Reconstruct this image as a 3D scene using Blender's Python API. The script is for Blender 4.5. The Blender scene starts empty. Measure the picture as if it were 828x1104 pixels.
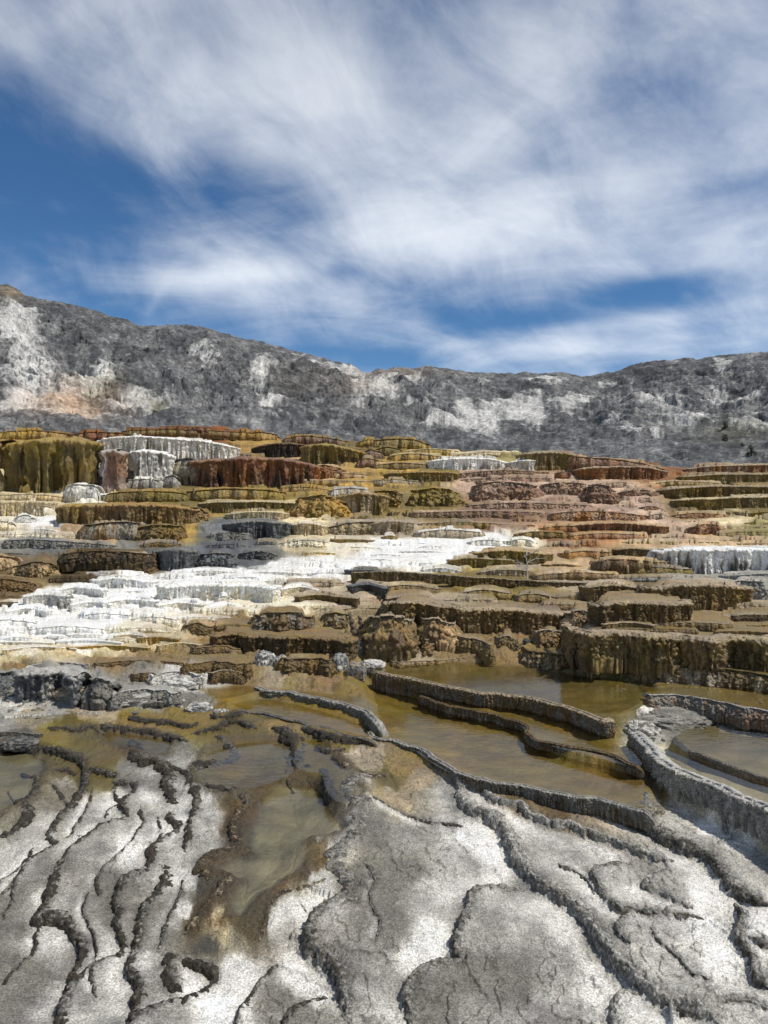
import bpy, math, random
import numpy as np
from mathutils import Vector, Matrix
random.seed(7)
RNG = np.random.default_rng(11)
scene = bpy.context.scene
COL = scene.collection
F, CX, CY, ZC = 797.0, 414.0, 552.0, 2.0

# ------------------------------------------------------------------ noise
_PT = np.random.default_rng(5).permutation(4096).astype(np.int32)
_G = np.random.default_rng(3).normal(size=(4096, 3)); _G /= np.linalg.norm(_G, axis=1)[:, None]; _G = _G.astype(np.float32)
_GX, _GY, _GZ = [np.ascontiguousarray(_G[:, i]) for i in range(3)]
def perlin(x, y, z=0.0, seed=0):
    x, y = np.broadcast_arrays(np.asarray(x, np.float32), np.asarray(y, np.float32))
    z = np.asarray(z, np.float32)
    if z.ndim and z.shape != x.shape: x, y, z = np.broadcast_arrays(x, y, z)
    def sp(a):
        i = np.floor(a); f = a-i; return i.astype(np.int32), f, f*f*f*(f*(f*6-15)+10)
    xi, fx, u = sp(x); yi, fy, v = sp(y); zi, fz, w = sp(z)
    so = int(_PT[(seed*31+7) & 4095])
    out = np.zeros(x.shape, np.float32)
    flat = z.ndim == 0 and float(fz) == 0.0
    for dx in (0, 1):
        hx = _PT[(xi+(dx+so)) & 4095]; wx = u if dx else 1-u; gx = fx-dx
        for dy in (0, 1):
            hy = _PT[(hx+yi+dy) & 4095]; wy = wx*(v if dy else 1-v); gy = fy-dy
            for dz in ((0,) if flat else (0, 1)):
                g = _PT[(hy+zi+dz) & 4095]
                d = _GX[g]*gx+_GY[g]*gy+(0 if flat else _GZ[g]*(fz-dz))
                out += d*wy*(1 if flat else (w if dz else 1-w))
    return out*1.5
def fbm(x, y, z=0.0, o=4, seed=0, gain=.5, lac=2.03):
    a, s, n = 1.0, 0, 0
    for i in range(o):
        s = s + a*perlin(np.asarray(x)*lac**i, np.asarray(y)*lac**i, np.asarray(z)*lac**i, seed+i*17); n += a; a *= gain
    return s/n
def billow(x, y, z=0.0, o=3, seed=0):
    a, s, n = 1.0, 0, 0
    for i in range(o):
        s = s + a*np.abs(perlin(np.asarray(x)*2.1**i, np.asarray(y)*2.1**i, np.asarray(z)*2.1**i, seed+i*13)); n += a; a *= .5
    return s/n
def sstep(a, b, x):
    t = np.clip((x-a)/(b-a), 0, 1); return t*t*(3-2*t)
def lin(c):
    c = np.asarray(c, dtype=np.float64)/255.0
    return np.where(c <= .04045, c/12.92, ((c+.055)/1.055)**2.4)

# ------------------------------------------------------------------ palette: real surface colours
P = {k: lin(v) for k, v in dict(
 W=(240, 236, 226), WC=(222, 210, 184), CR=(196, 178, 138), G=(152, 148, 139), GL=(184, 180, 170), GM=(120, 116, 106), GD=(76, 72, 62), B=(130, 108, 68), BD=(82, 66, 38),
 BB=(106, 86, 52), A=(126, 106, 46), AD=(98, 85, 42), O=(118, 100, 48), OD=(84, 70, 32), OG=(158, 128, 64), TN=(180, 152, 112), PK=(178, 152, 128), PB=(132, 104, 80),
 RU=(130, 88, 50), RD=(56, 38, 26), GP=(128, 122, 100), RK=(64, 57, 46), AO=(112, 98, 50), YP=(150, 138, 96), BG=(160, 144, 118), SL=(96, 98, 98), SD=(60, 62, 62), K=(34, 30, 26), GO=(140, 132, 112), OR=(158, 116, 70), LW=(208, 204, 194),
 CW=(78, 66, 46), YG=(150, 136, 84)).items()}

# ------------------------------------------------------------------ land profile
_dp = np.array([(1104, 2.9), (1000, 3.55), (900, 4.5), (860, 5.0), (800, 5.95), (760, 6.9), (730, 7.6), (700, 8.6), (680, 9.4), (650, 11), (620, 13.2),
                (600, 15.5), (580, 18.5), (560, 22), (540, 26), (520, 30.5), (500, 35), (480, 40), (465, 44)], float)
_py = np.arange(465, 1104.1, .5)
_Y = np.interp(_py, _dp[::-1, 0], _dp[::-1, 1])
_Y = np.exp(np.convolve(np.pad(np.log(_Y), 20, mode='reflect', reflect_type='odd'), np.ones(41)/41, 'valid'))
_Z = ZC-(_py-CY)/F*_Y
def D(py): return np.interp(py, _py, _Y)
_ys, _zs = _Y[::-1], _Z[::-1]
def Hb(Y):
    Y = np.asarray(Y, float)
    z = np.interp(Y, _ys, _zs)
    z = np.where(Y > _ys[-1], _zs[-1]+(Y-_ys[-1])*.3, z)
    return np.where(Y < _ys[0], _zs[0]-(_ys[0]-Y)*.02, z)
_cr = np.array([(-900, 462), (0, 470), (200, 470), (290, 473), (390, 480), (470, 488), (600, 492), (680, 500), (740, 506), (828, 506), (1700, 500)], float)
def crestY(px): return D(np.interp(px, _cr[:, 0], _cr[:, 1]))
def pyof(Y, z): return CY+(ZC-z)/Y*F

def catmull(pts, step):
    p = np.array(pts, float)
    if len(p) == 2: p = np.array([p[0], (p[0]+p[1])/2, p[1]])
    q = np.vstack([2*p[0]-p[1], p, 2*p[-1]-p[-2]])
    out = []
    for i in range(1, len(q)-2):
        n = max(2, int(np.linalg.norm(q[i+1]-q[i])/step))
        t = np.linspace(0, 1, n, endpoint=False)[:, None]
        out.append(.5*((2*q[i])+(-q[i-1]+q[i+1])*t+(2*q[i-1]-5*q[i]+4*q[i+1]-q[i+2])*t**2+(-q[i-1]+3*q[i]-3*q[i+1]+q[i+2])*t**3))
    out.append(q[-2][None]); return np.vstack(out)
def unproj_z(px, py, z):
    Y = (ZC-z)*F/(py-CY); return (px-CX)/F*Y, Y

# ------------------------------------------------------------------ pools: outline in plan, water level, depth
POOLS = [
 ('wide amber pool whose far corner mirrors the sky, behind the longest curved rim', [(405,742),(450,749),(500,764),(560,783),(574,800),(604,806),(652,815),(690,828),(705,850),(700,868),(650,860),(600,851),(535,845),(485,830),(445,805),(400,788),(412,775)], .150, .05),
 ('narrow amber pool between two parallel dark rims', [(398,731),(440,737),(500,750),(560,760),(615,772),(655,782),(668,800),(686,824),(640,814),(578,797),(563,781),(500,761),(450,746)], .215, .05),
 ('long olive pool at the foot of the knobbly brown ledge', [(398,714),(480,713),(560,718),(620,728),(700,738),(708,748),(695,757),(668,768),(625,766),(560,752),(500,744),(440,731),(400,724)], .315, .05),
 ('sparkling amber strip of water under the darkest ledge', [(690,738),(760,740),(850,748),(850,770),(800,763),(745,755),(705,750)], .32, .04),
 ('shallow olive pool beside the gravelly grey crust', [(722,790),(745,783),(800,790),(850,800),(850,846),(800,832),(760,818),(738,806)], .27, .035),
 ('milky yellow shallow held by the pale fluted wall', [(700,806),(722,812),(760,828),(800,842),(850,862),(850,884),(800,862),(760,845),(722,830),(704,814)], .265, .02),
 ('amber pool below the grey scalloped rim', [(256,752),(300,757),(345,768),(380,780),(396,792),(350,782),(300,774),(262,764)], .17, .035),
 ('small amber pool with dark curling rim beside the grey-green shallows', [(228,812),(262,802),(305,800),(318,815),(312,832),(290,842),(262,850),(240,852),(222,842),(216,828)], .10, .035),
 ('long grey-green shallow pool narrowing between brown crusts', [(300,848),(338,850),(352,870),(365,890),(362,898),(330,902),(328,918),(322,935),(300,950),(275,968),(258,985),(256,962),(262,945),(238,935),(255,925),(275,925),(272,905),(280,880),(285,860)], .035, .06),
 ('thin winding amber pool inside a knotted dark rim', [(328,798),(345,800),(352,812),(366,820),(378,838),(386,850),(376,864),(366,862),(356,848),(352,834),(332,830),(322,822),(324,808)], .125, .03),
 ('still greyish pool at the edge of the brown mats', [(-20,808),(30,812),(45,825),(38,842),(30,858),(10,868),(-20,872)], .09, .03),
 ('brown puddle under the broken dark crust', [(112,790),(150,794),(180,800),(172,812),(145,806),(120,800)], .125, .025),
 ('brown-gold sheet of water above the grey scalloped rim', [(215,742),(270,740),(330,746),(380,752),(402,762),(392,766),(345,752),(285,745),(240,752)], .235, .03),
]
for i in range(len(POOLS)):
    lb, pts, z, dep = POOLS[i]
    c = catmull(pts+[pts[0]], 4)
    X, Y = unproj_z(c[:, 0], c[:, 1], z)
    POOLS[i] = (lb, np.stack([X, Y], 1), z, dep)
def poly_sd(X, Y, poly):
    """signed distance to a polygon (negative inside)"""
    d = np.full(X.shape, 1e9); ins = np.zeros(X.shape, bool)
    for k in range(len(poly)):
        a, b = poly[k-1], poly[k]
        e = b-a; L = (e**2).sum()+1e-12
        t = np.clip(((X-a[0])*e[0]+(Y-a[1])*e[1])/L, 0, 1)
        d = np.minimum(d, (X-a[0]-t*e[0])**2+(Y-a[1]-t*e[1])**2)
        c = ((a[1] > Y) != (b[1] > Y)) & (X < (b[0]-a[0])*(Y-a[1])/(b[1]-a[1]+1e-12)+a[0])
        ins ^= c
    d = np.sqrt(d); return np.where(ins, -d, d)

# ------------------------------------------------------------------ near rims: path from far to near, width, step, colour
RIMS = [
 ('thin dark line of crust beside the crooked rim', [(8,852),(14,868),(6,884),(-6,892)], 3, .01, 'd'),
 ('thin broken line of crust between snaking rim and dark stub', [(100,850),(96,866),(88,880),(80,892),(70,902)], 3, .012, 'd'),
 ('fine crust line inside the widest grey flat', [(150,870),(154,886),(146,900),(132,916),(112,934),(104,950),(108,966)], 3, .012, 'g'),
 ('fine crust line left of the hooked tongue rim', [(36,912),(30,930),(18,950),(12,972),(2,990)], 3, .012, 'g'),
 ('fine crust line running down the inner left flat', [(96,960),(90,984),(100,1006),(104,1030),(98,1054),(104,1076)], 3, .012, 'g'),
 ('short wavy crust line above the small white hollow', [(196,950),(192,972),(182,990),(176,1010),(172,1030)], 4, .015, 'g'),
 ('wavy crust line between knotted rims', [(170,880),(174,896),(166,906)], 3, .01, 'd'),
 ('thin crust lip beside the winding black rim', [(306,806),(312,822),(308,836),(318,846)], 4, .012, 'd'),
 ('thin crust line across the pale lower flats', [(700,1000),(712,1018),(730,1030),(744,1050),(770,1062)], 3, .012, 'g'),
 ('fine nested rim beside the chain of rounded lobes', [(600,930),(622,938),(636,950),(640,964)], 4, .015, 'g'),
 ('fine nested rim on the mottled central slab', [(392,930),(404,950),(398,972),(410,996),(402,1020)], 3, .01, 'g'),
 ('dark crooked lip crossing the amber mats', [(138,772),(158,777),(182,779),(202,782),(214,778)], 7, .03, 'd'),
 ('short dark lip under the pale crust lump', [(206,793),(222,787),(238,782),(246,776),(262,779),(276,786)], 6, .03, 'd'),
 ('dark curved lip near the picture edge mats', [(52,786),(80,788),(100,784),(112,790)], 5, .02, 'd'),
 ('twisted dark lip between two mat terraces', [(226,770),(240,774),(256,770),(270,766)], 6, .03, 'd'),
 ('thin dark crack lip in the brown mats', [(58,830),(70,828),(84,832)], 4, .015, 'd'),
 ('dark rim snaking from the brown mats down to the grey flats', [(5,801),(25,804),(50,808),(70,814),(86,820),(92,832),(91,846),(84,860),(74,870),(64,882),(57,892),(53,902),(60,910)], 8, .04, 'd'),
 ('thin rim fading out below the snaking dark rim', [(60,910),(42,921),(24,931),(8,944),(-10,960)], 4, .02, 'g'),
 ('crooked dark rim beside the still greyish pool', [(23,832),(30,838),(41,840),(39,851),(33,863),(20,867),(27,875),(28,885),(15,896),(-5,903)], 7, .035, 'd'),
 ('short forked rim joining the snaking dark rim', [(55,845),(63,855),(70,862),(79,869)], 4, .015, 'd'),
 ('dark broken crust edge beneath the brown puddle', [(107,782),(125,784),(150,787),(175,792),(203,800)], 7, .03, 'd'),
 ('hooked dark rim above the widest grey flat', [(143,793),(143,806),(147,820),(163,823),(177,828),(181,846),(187,867)], 10, .04, 'd'),
 ('lumpy dark rim ending in a faint edge between grey flats', [(182,873),(185,884),(193,891),(180,901),(166,912),(163,925),(158,936)], 8, .03, 'd'),
 ('dark stub of rim between two pale flats', [(98,829),(108,834),(119,836),(132,834)], 8, .03, 'd'),
 ('dark looped rim around a tiny white flat', [(122,844),(133,845),(146,846),(143,856),(135,863),(132,871),(138,881)], 7, .03, 'd'),
 ('short crooked rim left of the dark loop', [(125,846),(124,855),(130,863),(118,871),(112,881)], 4, .015, 'd'),
 ('faint long rim sweeping down from the dark loop', [(138,882),(112,890),(92,903),(76,915),(67,927),(62,936)], 5, .025, 'g'),
 ('thin low ridge curling across the pale flat', [(138,879),(116,887),(104,896),(86,901),(79,896)], 3, .01, 'g'),
 ('dark rim link between hooked rim and pool rim', [(178,828),(196,832),(206,838)], 6, .02, 'd'),
 ('thick dark rim holding the small amber pool', [(232,793),(250,801),(253,809),(236,818),(214,825),(207,833),(205,841),(212,849),(226,854),(245,856),(260,860),(264,868)], 10, .05, 'd'),
 ('ragged brown rim along the upper bank of the grey-green shallows', [(264,868),(256,880),(251,890),(252,904),(261,914)], 10, .04, 'b'),
 ('knotted dark rim running down beside the white flat', [(207,850),(212,861),(209,876),(206,886),(203,901),(199,917)], 8, .03, 'd'),
 ('brown crust spit reaching into the grey-green shallows', [(276,924),(252,918),(235,922),(219,932),(213,942),(220,950),(230,957)], 13, .04, 'b'),
 ('winding black rim beside the thin amber pool', [(293,784),(310,790),(320,800),(318,808),(323,815),(320,825),(333,831),(349,836),(352,848),(358,861),(368,865)], 9, .05, 'd'),
 ('dark stepped rim above the thin amber pool', [(325,784),(340,792),(360,797),(378,799),(397,801)], 8, .05, 'd'),
 ('small hooked rim enclosing a gold puddle', [(343,796),(346,806),(360,811),(372,806)], 6, .03, 'd'),
 ('stout brown rim joining the great rounded rim', [(374,808),(362,818),(370,829),(385,838),(400,840),(418,837)], 10, .05, 'b'),
 ('great rounded grey rim winding down to the picture edge', [(402,842),(382,848),(372,860),(378,870),(388,877),(385,891),(378,906),(363,922),(357,935),(365,945),(378,955),(373,966),(348,984),(336,1000),(334,1015),(345,1029),(359,1041),(368,1056),(371,1076),(376,1110)], 17, .07, 'g'),
 ('side rim branching from the great rounded rim', [(350,992),(358,982),(372,976),(391,975)], 7, .01, 'l'),
 ('thin cracked rim at the foot of the shallows', [(352,953),(330,962),(302,974),(290,985),(285,1000),(279,1020)], 5, .025, 'b'),
 ('tiny crack ridge on the grey slab', [(320,974),(336,988),(329,996),(316,1000),(310,1018)], 3, .01, 'g'),
 ('brown crust bank at the end of the shallows', [(248,955),(234,971),(216,990),(198,1010)], 12, .03, 'b'),
 ('dark rim curling round a small white hollow', [(196,1040),(214,1045),(226,1046),(232,1056),(225,1068),(206,1080),(196,1088)], 9, .035, 'd'),
 ('edge of the white slab crossing toward the bottom', [(300,1034),(281,1060),(263,1086),(254,1112)], 6, .03, 'g'),
 ('dark brown crust edge at the bottom beside the white slab', [(355,1070),(336,1080),(320,1088),(302,1110)], 8, .03, 'd'),
 ('hooked rim around the tongue-shaped grey flat', [(62,936),(55,960),(46,982),(43,990),(58,988),(72,991),(78,1005),(88,1016),(88,1031),(80,1046),(78,1060),(70,1076),(65,1090),(68,1112)], 9, .04, 'm'),
 ('thin broken rim left of the tongue-shaped flat', [(43,990),(40,1006),(35,1025),(12,1050),(4,1062)], 5, .02, 'd'),
 ('rim with three dark knots between grey flats', [(160,936),(136,945),(129,960),(123,975),(130,984),(125,996),(131,1009),(131,1026),(110,1038),(91,1050),(76,1066)], 8, .035, 'm'),
 ('knotted rim alongside the brown crust bank', [(178,932),(178,950),(171,963),(156,980),(152,996),(150,1016),(145,1031),(140,1050),(150,1060),(148,1076),(141,1112)], 9, .04, 'm'),
 ('dark block of rim beside the small white hollow', [(186,1030),(180,1046),(187,1060),(197,1068)], 11, .03, 'd'),
 ('low grey rim sloping out of the picture bottom', [(205,1074),(176,1088),(152,1098),(135,1112)], 8, .03, 'g'),
 ('faint rim at the far edge of the left flats', [(32,934),(12,955),(-5,966)], 4, .015, 'g'),
 ('chain of rounded pale lobes descending from the long curved rim', [(484,838),(497,848),(498,861),(509,874),(526,876),(534,884),(546,898),(553,916),(565,934),(580,951),(604,964),(622,974),(634,988),(648,1010),(662,1030),(684,1052),(706,1072),(734,1083),(762,1093),(780,1112)], 17, .07, 'l'),
 ('second chain of lobes parallel below the pool rim', [(521,844),(523,855),(533,864),(550,870),(561,868),(568,879),(590,886),(614,890),(648,901),(690,915),(728,927)], 13, .05, 'l'),
 ('thick rim dropping from the pool corner to the frame', [(698,868),(697,886),(712,903),(735,913),(760,922),(781,945),(800,966),(835,982)], 18, .07, 'm'),
 ('looping low rim on the pale flats', [(684,926),(662,931),(640,940),(644,955),(655,972),(672,981),(694,982),(734,986),(758,988)], 9, .035, 'm'),
 ('inner curl of rim inside the looping low rim', [(724,934),(702,944),(697,956),(716,967),(737,974),(745,980)], 9, .03, 'l'),
 ('stubby rim knob under the looping rim', [(682,985),(667,994),(667,1008),(680,1020)], 10, .03, 'm'),
 ('lumpy rim climbing beside the bright white flat', [(793,968),(800,990),(797,1012),(811,1034),(814,1054),(832,1072)], 14, .05, 'm'),
 ('short cross rim below the bright white flat', [(797,1013),(812,1020),(835,1026)], 10, .03, 'm'),
 ('pale lumpy rim rising at the bottom edge', [(690,1062),(668,1068),(660,1084),(664,1112)], 12, .04, 'l'),
 ('big scalloped grey rim around the cracked dome', [(566,955),(530,957),(508,965),(505,980),(497,1000),(490,1024),(496,1038),(470,1041),(446,1055),(438,1076),(448,1112)], 14, .05, 'm'),
 ('low pale crust edge in the bottom corner', [(768,1084),(790,1080),(812,1083),(835,1092)], 6, .02, 'l'),
 ('small pale gravel rim by the fluted wall foot', [(776,876),(780,895),(790,905),(775,908)], 5, .015, 'l'),
 ('grey ledge edge across the mottled slab', [(400,868),(440,880),(470,886),(500,890)], 4, .015, 'g'),
]
RIM_PATHS = []
for lb, pts, w, st, c in RIMS:
    q = catmull(pts, 2.2)
    q = q+np.stack([fbm(q[:, 0]/8, q[:, 1]/8, 3, 4, 5, .6), fbm(q[:, 0]/8, q[:, 1]/8, 9, 4, 6, .6)], 1)*4.6
    Y = D(np.minimum(q[:, 1], 1104))*np.where(q[:, 1] > 1104, 1104/q[:, 1], 1)
    RIM_PATHS.append((np.stack([(q[:, 0]-CX)/F*Y, Y], 1), w, st, c, lb))

def near_height(X, Y):
    """fine relief of the near flats"""
    h = .011*fbm(X*1.6, Y*1.6, 0, 5, 40)+.007*fbm(X*9, Y*9, 0, 4, 41)+.0035*fbm(X*40, Y*40, 0, 3, 45)+.005*billow(X*2.2+3, Y*2.2, 0, 3, 42)
    return h*np.interp(Y, [1, 4, 8, 12], [1, 1.2, 2, 3])+micro(X, Y)[0]
def micro(X, Y):
    """thin winding lips of small terracettes"""
    f = fbm(X*1.3, Y*.9, 0, 5, 48, .55)*5.0+X*2.2+Y*.5+fbm(X*12, Y*12, 0, 3, 49)*.35
    a = f*1.5; fr = a-np.floor(a); gx = np.clip(fbm(X*.8, Y*.8, 0, 2, 50)*3+.7, 0, 1)
    lip = np.exp(-((fr-.5)/.035)**2); st = sstep(.44, .53, fr)
    return gx*(lip*.007+(st-fr)*.007), lip*gx
def rim_steps(X, Y):
    h = np.zeros(X.shape); crust = np.zeros(X.shape); lee = np.zeros(X.shape)
    for path, w, st, c, lb in RIM_PATHS:
        m = (X > path[:, 0].min()-.7) & (X < path[:, 0].max()+.7) & (Y > path[:, 1].min()-.7) & (Y < path[:, 1].max()+.7)
        if not m.any(): continue
        x, y = X[m], Y[m]
        best = np.full(x.shape, 1e9); sg = np.zeros(x.shape); tt = np.zeros(x.shape)
        n = len(path)-1
        for k in range(n):
            a, b = path[k], path[k+1]; e = b-a; L = (e**2).sum()+1e-12
            t = np.clip(((x-a[0])*e[0]+(y-a[1])*e[1])/L, 0, 1)
            dx, dy = x-a[0]-t*e[0], y-a[1]-t*e[1]; d = dx*dx+dy*dy
            u = d < best; best = np.where(u, d, best)
            cr = e[0]*dy-e[1]*dx
            sg = np.where(u, np.sign(cr), sg); tt = np.where(u, (k+t)/n, tt)
        d = np.sqrt(best)
        end = sstep(0, .12, tt)*sstep(0, .12, 1-tt)
        ww = w/F*path[:, 1].mean()
        # travelling toward the camera the low side is on the right hand (negative cross)
        side = np.tanh(sg*d/(ww*.35))
        h[m] += side*.6*st*np.exp(-d/.17)*end
        crust[m] = np.maximum(crust[m], np.exp(-(d/(ww*.9))**2)*end)
        lee[m] = np.maximum(lee[m], np.exp(-((d-ww*1.6)/(ww*1.4))**2)*end*(sg < 0))
    return h, crust, lee

def mound_noise(X, Y):
    sc = np.clip(Y/30, .15, 1.4)
    return (fbm(X*.10/sc+2, Y*.07/sc, 0, 3, 60)*.45*sc+(billow(X*.45/sc, Y*.16/sc, 1, 4, 61)-.2)*.5*sc+fbm(X*2.4/sc, Y*.8/sc, 0, 3, 62)*.06*sc)*np.clip(Y/25, .35, 1)
def stepify(z, X, Y):
    """cut the smooth slope into small travertine steps that follow its contours"""
    sc = np.clip(Y/30, .15, 1.4); n = mound_noise(X, Y)
    q0 = z+n*.55
    s1 = np.clip(Y/797*9, .06, .6); s2 = np.clip(Y/797*3.8, .02, .25)
    lg = fbm(np.log(np.maximum(Y, 1))*3, X*.05, 0, 2, 63)
    a = q0/.22/np.maximum(.35, sc)*.8; fl = np.floor(a); fr = a-fl; s1 = .22*np.maximum(.35, sc)/.8
    zA = s1*(fl+sstep(0, .15, fr)*.9+fr*.1)
    zz = zA*.65+q0*.35
    s2 = .085*np.maximum(.35, sc); wv = fbm(X*.8/sc, Y*.3/sc, 0, 2, 64)*.8
    a = zz/s2+wv; fl = np.floor(a); fr = a-fl
    zt = s2*(fl+sstep(0, .22, fr)*.85+fr*.15-wv)
    zt = zt-n*.55+fbm(X*3/sc, Y*3/sc, zt*2, 3, 66)*.025*sc+(billow(X*5/sc, Y*5/sc, zt*4, 3, 67)-.2)*.03*sc
    k = sstep(8.4, 10.0, Y)
    return z*(1-k)+zt*k
def terraced(X, Y, pxv):
    yc = crestY(pxv)
    base = Hb(np.minimum(Y, yc))-np.maximum(Y-yc, 0)*.06
    k = sstep(8.0, 9.6, Y)
    return base, base+(mound_noise(X, Y)*.35-.06*np.clip(Y/30, .15, 1.4))*k

def ground_height(X, Y, pxv, parts=False):
    base, z = terraced(X, Y, pxv)
    near = 1-sstep(9, 13, Y)
    z = z+near*near_height(X, Y)
    # rubbly rough ground on the mid banks
    rough = sstep(6.3, 7.5, Y)*(1-sstep(10, 13, Y))
    z = z+rough*((billow(X*1.8, Y*2.6, 0, 5, 70)-.25)*.24+fbm(X*9, Y*9, 0, 4, 71)*.045)
    h, crust, lee = rim_steps(X, Y)
    z = z+h+crust*near*((billow(X*22, Y*22, 0, 3, 43)-.22)*.05+fbm(X*60, Y*60, 0, 2, 44)*.008)
    pm = np.zeros(X.shape)
    for pi_, (lb, poly, lv, dep) in enumerate(POOLS):       # low banks first, then the basins
        if pi_ < 7 or pi_ == 12: continue
        m = (X > poly[:, 0].min()-.5) & (X < poly[:, 0].max()+.5) & (Y > poly[:, 1].min()-.5) & (Y < poly[:, 1].max()+.5)
        if not m.any(): continue
        sd = poly_sd(X[m], Y[m], poly)+fbm(X[m]*5, Y[m]*5, 0, 3, 77)*.05
        z[m] = np.maximum(z[m], np.where((sd > -.02) & (sd < .5), lv+.014+fbm(X[m]*18, Y[m]*18, 0, 2, 79)*.012-np.maximum(sd-.05, 0)*.30, -9))
        ck = np.exp(-((sd-.10)/.09)**2); z[m] += ck*((billow(X[m]*20, Y[m]*20, 0, 3, 46)-.2)*.035)
    for pi_, (lb, poly, lv, dep) in enumerate(POOLS):
        small = pi_ >= 7 and pi_ != 12
        m = (X > poly[:, 0].min()-.5) & (X < poly[:, 0].max()+.5) & (Y > poly[:, 1].min()-.5) & (Y < poly[:, 1].max()+.5)
        if not m.any(): continue
        sd = poly_sd(X[m], Y[m], poly)
        sd = sd+fbm(X[m]*5, Y[m]*5, 0, 3, 77)*.05
        bot = lv-dep*sstep(-.02, .35, -sd)-.006+fbm(X[m]*3, Y[m]*3, 0, 4, 78)*dep*.7-.004
        k = np.where(bot > z[m], sstep(.02, -.04, sd), sstep(.05 if small else .16, .0, sd))
        lim = np.minimum(z[m], lv+.012+np.maximum(sd, 0)*.5)   # banks close to the water are low
        z[m] = lim*(1-k)+np.minimum(bot, lv+.01)*k
        pm[m] = np.maximum(pm[m], k)
    return (z, crust, lee, pm) if parts else z

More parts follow.
